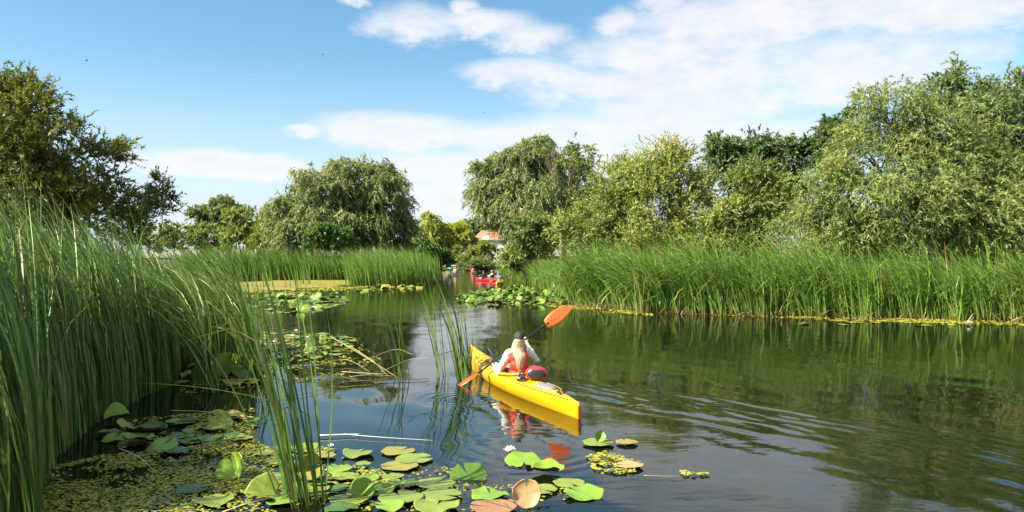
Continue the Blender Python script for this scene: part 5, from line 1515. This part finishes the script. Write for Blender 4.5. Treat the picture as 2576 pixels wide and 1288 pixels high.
# long straight blonde hair down the back
hr = np.random.default_rng(5)
VV, QQ, TT = [], [], []
org = Vector(woman.location)
for q in range(520):
    a = hr.uniform(-1.35, 1.35)                         # around the back of the head
    lay = hr.uniform(0, 1)
    x0 = 0.088 * math.sin(a); y0 = -0.100 * math.cos(a)
    ln = hr.uniform(0.40, 0.58) * (1 - 0.16 * abs(a))
    x1 = x0 * hr.uniform(0.3, 0.75) + hr.normal(0, 0.012) + 0.015
    pts = []
    for t in np.linspace(0, 1, 8):
        z = 0.90 - ln * t
        xx = (x0 * (1 - t) + x1 * t) * (1 + 0.5 * math.sin(min(1, t * 1.15) * math.pi)) - 0.045 * math.sin(math.pi * min(1, t * 1.2) * 0.5) + 0.004 * math.sin(7 * t + q)
        back = -0.158 + 0.05 * (xx / 0.16) ** 2 if z < 0.72 else None
        yh = y0 + 0.075
        if back is None: yy = yh * (1 - t) + (yh - 0.02) * t - 0.015 * lay
        else:
            bt = min(1, (0.72 - z) / 0.14)
            yy = (yh - 0.015 * lay) * (1 - bt) + (back - 0.018 * lay - 0.006 * math.sin(9 * xx)) * bt
        pts.append(B(yy, xx, z))
    w = hr.uniform(0.005, 0.010)
    i0 = len(VV)
    for k, p in enumerate(pts):
        ww = w * (1 - 0.75 * (k / 7) ** 2)
        sdv_ = RGT * math.cos(a * 0.5 + hr.normal(0, .15)) + FWD * math.sin(a * 0.5)
        VV += [p - sdv_ * ww - org, p + sdv_ * ww - org]
    for k in range(7): QQ.append((i0 + 2 * k, i0 + 2 * k + 1, i0 + 2 * k + 3, i0 + 2 * k + 2))
    TT += [float(np.clip(hr.normal(0.55, 0.25), 0, 1))] * 7
quads_obj('hair', np.array([list(v) for v in VV]), np.array(QQ), 'hair_blonde', woman, smooth=True, attrs={'tint': ('FACE', TT)})
# sunglasses arms / face
eye = MB()
for sg in (1, -1): eye.ellipsoid(HEAD + BM @ Vector((0.032 * sg, 0.083, 0.005)) - org, (0.011, 0.008, 0.008), nu=8, nv=6)
eye.build('eyes', 'logo_white', woman)
MB().ellipsoid(HEAD + BM @ Vector((0, 0.088, -0.055)) - org, (0.024, 0.008, 0.007), nu=8, nv=5).build('mouth', 'bag_red', woman)
tag(woman, 'woman with long blonde hair, grey cap, white shirt and red life vest paddling', 'person')

# ---- distant paddlers
def seated_meshes():
    b = MB(); s = MB(); h = MB()
    I3 = Matrix.Identity(3)
    b.ellipsoid((0, 0, .12), (.15, .17, .12)); b.ellipsoid((-.01, 0, .35), (.10, .14, .2)); b.ellipsoid((0, 0, .52), (.11, .17, .14))
    cap_limb(b, [Vector((0, 0, .6)), Vector((0.02, 0, .72))], [.06, .05]); b.ellipsoid((.04, 0, .82), (.09, .075, .11))
    b.ellipsoid((.125, 0, .81), (.02, .012, .025))
    hands = {}
    for sg, hz, hx in ((1, .46, .36), (-1, .36, .30)):
        el_ = Vector((.12, .27 * sg, .38)); hd = Vector((hx, .24 * sg, hz))
        cap_limb(b, [Vector((0, .17 * sg, .57)), el_, hd], [.05, .04, .03])
        for k in range(4): cap_limb(b, [hd + Vector((0, 0, .02 - .014 * k)), hd + Vector((.05, -.01, .025 - .016 * k)), hd + Vector((.06, -.04 * sg, .02 - .016 * k))], [.011, .01, .009])
        cap_limb(b, [hd, hd + Vector((.02, -.03 * sg, .04))], [.012, .01])
        cap_limb(b, [Vector((.02, .09 * sg, .1)), Vector((.45, .12 * sg, .2)), Vector((.85, .08 * sg, .06))], [.085, .06, .045])
        cap_limb(s, [Vector((0, .17 * sg, .57)), el_, el_.lerp(hd, .6)], [.068, .056, .044])
    s.ellipsoid((-.01, 0, .3), (.13, .17, .22)); s.ellipsoid((0, 0, .5), (.135, .19, .17)); cap_limb(s, [Vector((0, 0, .6)), Vector((.01, 0, .66))], [.08, .062])
    h.ellipsoid((.025, 0, .86), (.105, .09, .095)); h.ellipsoid((-.03, 0, .80), (.06, .08, .10))
    return remesh(b, .014, 3), remesh(s, .016, 3), remesh(h, .014, 2)
ME_B, ME_S, ME_H = seated_meshes()
def person(pos, heading, shirt_m, hair_m, label, lean=0.0, vest=None, hat=None):
    root = empty('person', pos, heading)
    root.rotation_euler = (0, R(lean), heading)
    for nm, me, mt in (('body', ME_B, 'skin'), ('shirt', ME_S, shirt_m), ('hair', ME_H, hair_m)):
        mm = me.copy(); mm.materials.clear(); finish(mm, nm, mt, root, True)
    if vest:
        v = MB().ellipsoid((-.01, 0, .33), (.155, .19, .19)).ellipsoid((0, 0, .48), (.16, .195, .15))
        finish(remesh(v, .018, 3), 'life_vest', vest, root, True)
    if hat: MB().ellipsoid((.03, 0, .93), (.12, .11, .06), nu=14, nv=7).ellipsoid((.08, 0, .895), (.15, .12, .012), nu=14, nv=5).build('hat', hat, root)
    tag(root, label, 'person', 'distant paddlers')
    return root
def hold_paddle(pos, heading, roll, blade, label, L=2.15):
    root = empty('kayak_paddle', pos, heading)
    root.rotation_euler = (R(roll), 0, heading)
    MB().tube([(0, -L / 2 + .3, 0), (0, L / 2 - .3, 0)], 0.018, 7).build('shaft', 'carbon', root)
    for sg in (1, -1):
        Mx = blade_frame(Vector((0, sg * (L / 2 - .42), 0)), Vector((0, sg, 0)), Vector((1, 0, 0.2)))
        blade_mesh(0.44, 0.19, 'blade', blade, root, Mx)
    tag(root, label, 'paddle', 'paddles of the distant kayakers')
def far_kayak(x, y, hd, L, mat, label, seats, **kw):
    p = wp(x, y); p.z = 0
    k = make_kayak('kayak', p, R(hd), L, 0.66, mat, label, 0.30, 0.22, 0.15, hole=(0.0, 0.42 if len(seats) == 1 else 0.95, 0.22), nst=36, ns=6)
    for (sx, args, pad_) in seats:
        q = p + rotz((sx, 0, 0.06), R(hd))
        person(q, R(hd), *args)
        if pad_: hold_paddle(q + rotz((0.34, 0, 0.42), R(hd)), R(hd), pad_[0], pad_[1], pad_[2])
    return k
far_kayak(1230, 707, 134, 3.9, 'kayak_red', 'red double kayak turning beside the right reeds of the far channel',
          [(0.75, ('navy', 'hair_dark', 'person in navy in the bow of the red double kayak'), (24, 'white_cloth', 'paddle with pale blades held in the bow of the red kayak')),
           (-0.45, ('white_cloth', 'hair_red', 'person in white with orange hat in the stern of the red double kayak', 0, 'black_cloth', 'orange_cloth'), (-14, 'paddle_orange', 'paddle held in the stern of the red kayak'))])
far_kayak(1257, 715, 84, 3.6, 'kayak_yellow', 'short yellow kayak seen from behind, half beside the reeds',
          [(-0.1, ('grey_cloth', 'hair_dark', 'person in grey seen from behind in the short yellow kayak'), (-20, 'stem_tan', 'paddle held in the short yellow kayak'))])
far_kayak(1146, 692, 96, 4.4, 'kayak_dark', 'black double kayak in the middle of the far channel',
          [(0.6, ('white_cloth', 'hair_red', 'person in white, front seat of the black double kayak'), None),
           (-0.45, ('pink_cloth', 'hair_red', 'person in pink, rear seat of the black double kayak', 0, 'orange_cloth'), (26, 'white_cloth', 'paddle with white blades held in the black double kayak'))])
far_kayak(1190, 688, 88, 3.8, 'kayak_orange', 'small orange kayak in front of the moored rowboat', [(-0.1, ('purple_cloth', 'hair_dark', 'person in purple in the small orange kayak', 0, 'orange_cloth', 'purple_cloth'), (10, 'paddle_orange', 'paddle held in the small orange kayak'))])
far_kayak(1104, 681, 60, 3.8, 'kayak_red', 'red kayak at the left bank of the far channel', [(-0.1, ('black_cloth', 'hair_dark', 'person in black in the red kayak at the left bank', 0, 'bag_red'), (-12, 'stem_tan', 'paddle held in the red kayak at the left bank'))])
far_kayak(1134, 679, 20, 4.2, 'kayak_green', 'green kayak lying broadside near the left bank', [(-0.1, ('black_cloth', 'hair_dark', 'person in black in the green kayak'), (8, 'white_cloth', 'paddle held in the green kayak'))])

# moored wooden boats
plain('boat_black', (0.025, 0.022, 0.02), 0.6, noise_amt=0.3, nscale=4); plain('boat_green', (0.05, 0.16, 0.07), 0.55, noise_amt=0.25, nscale=4); plain('boat_wood', (0.32, 0.27, 0.2), 0.8, noise_amt=0.3, nscale=6); plain('rust_orange', (0.5, 0.2, 0.06), 0.7, noise_amt=0.3)
def rowboat(x, y, hd, L, beam, hull, trim, label, prow=0.75):
    p = wp(x, y); root = empty('rowboat', (p.x, p.y, 0), R(hd))
    n = 16; V, F = [], []; tops = []
    for i in range(n + 1):
        s = i / n; b = beam / 2 * (0.55 + 0.45 * math.sin(math.pi * min(1, s * 1.25) * 0.5 + 0.3)) * (1 - max(0, (s - .6) / .4) ** 2)
        b = max(b, 0.02); gz = 0.32 + (prow - .32) * max(0, (s - .55) / .45) ** 1.8
        x_ = (s - .5) * L
        sec = [(-b, gz), (-b * .9, gz * .5), (-b * .7, -.08), (b * .7, -.08), (b * .9, gz * .5), (b, gz), (b * .92, gz - .01), (b * .66, .02), (-b * .66, .02), (-b * .92, gz - .01)]
        V += [(x_, y_, z_) for y_, z_ in sec]; tops.append((x_, b, gz))
    m = 10
    F = [(i * m + k, i * m + (k + 1) % m, (i + 1) * m + (k + 1) % m, (i + 1) * m + k) for i in range(n) for k in range(m)] + [tuple(range(m)), tuple(n * m + k for k in range(m - 1, -1, -1))]
    mesh_obj('hull', V, F, hull, root)
    for sg in (1, -1): MB().tube([(a, sg * b, g_ + .01) for a, b, g_ in tops], 0.035, 6).build('gunwale', trim, root)
    for sx in (-.25, .05): MB().box((sx * L, 0, .24), (.22, beam * .85, .035)).build('thwart', 'boat_wood', root)
    tag(root, label, 'boat', 'wooden boats moored at the far end')
rowboat(1203, 679, 4, 4.9, 1.25, 'boat_black', 'boat_green', 'moored black rowboat with green gunwale and raised prow', 0.85)
rowboat(1262, 676, 10, 3.4, 1.2, 'boat_green', 'rust_orange', 'green boat with rusty orange rim at the right far bank', 0.5)
rowboat(1136, 672, 6, 5.2, 1.3, 'boat_green', 'paint_white', 'long green boat with white rim moored behind the kayaks', 0.6)
# mooring posts
for (x, y, h, lab) in ((1228, 676, 1.6, 'pale mooring post at the prow of the black rowboat'), (1249, 678, 2.0, 'taller mooring post right of the black rowboat')):
    p = wp(x, y); o = MB().tube([(0, 0, -.5), (0.02, 0, h * .5), (0.06, 0, h)], [.06, .055, .05], 7).build('mooring_post', 'boat_wood'); o.location = (p.x, p.y, 0)
    tag(o, lab, 'post', 'mooring posts')

# ------------------------------------------------------------------ houses behind the channel
plain('wall_white', (0.72, 0.70, 0.66), 0.85, noise_amt=0.06, nscale=1.5); plain('roof_tile', (0.42, 0.17, 0.10), 0.8, noise_amt=0.2, nscale=3); plain('window_glass', (0.05, 0.06, 0.07), 0.1); plain('trim_white', (0.78, 0.78, 0.76), 0.6)
def house(x0, x1, y_eave, y_ridge, Yd, label, dep=6.0, name='house', roofm='roof_tile', gable=True):
    a, b_, r_ = px(x0, y_eave, Yd), px(x1, y_eave, Yd), px(x0, y_ridge, Yd)
    w = b_.x - a.x; ez = a.z; rz_ = r_.z; cx = (a.x + b_.x) / 2
    root = empty(name, (cx, Yd, 0.3))
    MB().box((0, dep / 2, (ez - .3) / 2), (w, dep, ez - .3)).build('wall', 'wall_white', root, smooth=False)
    e = 0.35; t = .12; h = rz_ - .3; e0 = ez - .3
    V = [(-w / 2 - e, -e, e0), (w / 2 + e, -e, e0), (w / 2 + e, dep + e, e0), (-w / 2 - e, dep + e, e0), (-w / 2 + w * .22, dep / 2, h), (w / 2 - w * .22, dep / 2, h)]
    V += [(v[0], v[1], v[2] - t) for v in V[:4]]
    F = [(0, 1, 5, 4), (1, 2, 5), (2, 3, 4, 5), (3, 0, 4), (0, 6, 7, 1), (1, 7, 8, 2), (2, 8, 9, 3), (3, 9, 6, 0), (6, 9, 8, 7)]
    rf = mesh_obj('roof', V, F, roofm, root)
    MB().tube([(-w / 2 + w * .22, dep / 2, h + .04), (w / 2 - w * .22, dep / 2, h + .04)], .14, 6).build('ridge', roofm, rf)
    if gable:
        MB().add([(-1.2 - w * .08, -e - .15, e0 + .05), (1.2 - w * .08, -e - .15, e0 + .05), (-w * .08, -e - .15, e0 + 1.3), (-1.2 - w * .08, dep / 2, e0 + .05), (1.2 - w * .08, dep / 2, e0 + .05), (-w * .08, dep / 2, e0 + 1.3)],
                 [(0, 1, 2), (0, 2, 5, 3), (1, 4, 5, 2)]).build('gable', 'trim_white', rf, smooth=False)
    for sx in (-.3, 0.02, .32):
        wn = MB().box((sx * w, -.03, e0 * .55), (w * .13, .06, e0 * .3)).build('window', 'trim_white', root, smooth=False)
        MB().box((sx * w, -.07, e0 * .55), (w * .10, .03, e0 * .25)).build('pane', 'window_glass', wn, smooth=False)
    tag(root, label, 'house', 'buildings behind the far bank')
house(1190, 1268, 604, 581, 165, 'white house with red tiled roof half hidden by the big willow')
house(1138, 1182, 622, 606, 160, 'low white building left of the red-roofed house', 4.0, 'outbuilding', 'trim_white', False)

# ------------------------------------------------------------------ birds
for (x, y, Yd, lab) in ((245 * .8895, 171 * .8895, 90, 'tiny dark bird in the sky above the left tree'), (912 * .8895, 155 * .8895, 110, 'tiny dark bird in the blue sky left of the clouds'), (1371 * .8895, 318 * .8895, 130, 'tiny dark bird below the long cloud')):
    p = px(x, y, Yd)
    br_ = empty('bird', p, random.uniform(0, 3))
    MB().ellipsoid((0, 0, 0), (.16, .05, .05), nu=8, nv=6).build('body', 'black_rubber', br_)
    for sg in (1, -1): mesh_obj('wing', [(.06, 0, .01), (-.06, 0, .01), (-.05, .2 * sg, .1), (.03, .2 * sg, .1), (-.06, .38 * sg, .06)], [(0, 1, 2, 3), (3, 2, 4)], 'black_rubber', br_)
    tag(br_, lab, 'bird', 'birds in the sky')

bpy.data.scenes.remove(TMP)
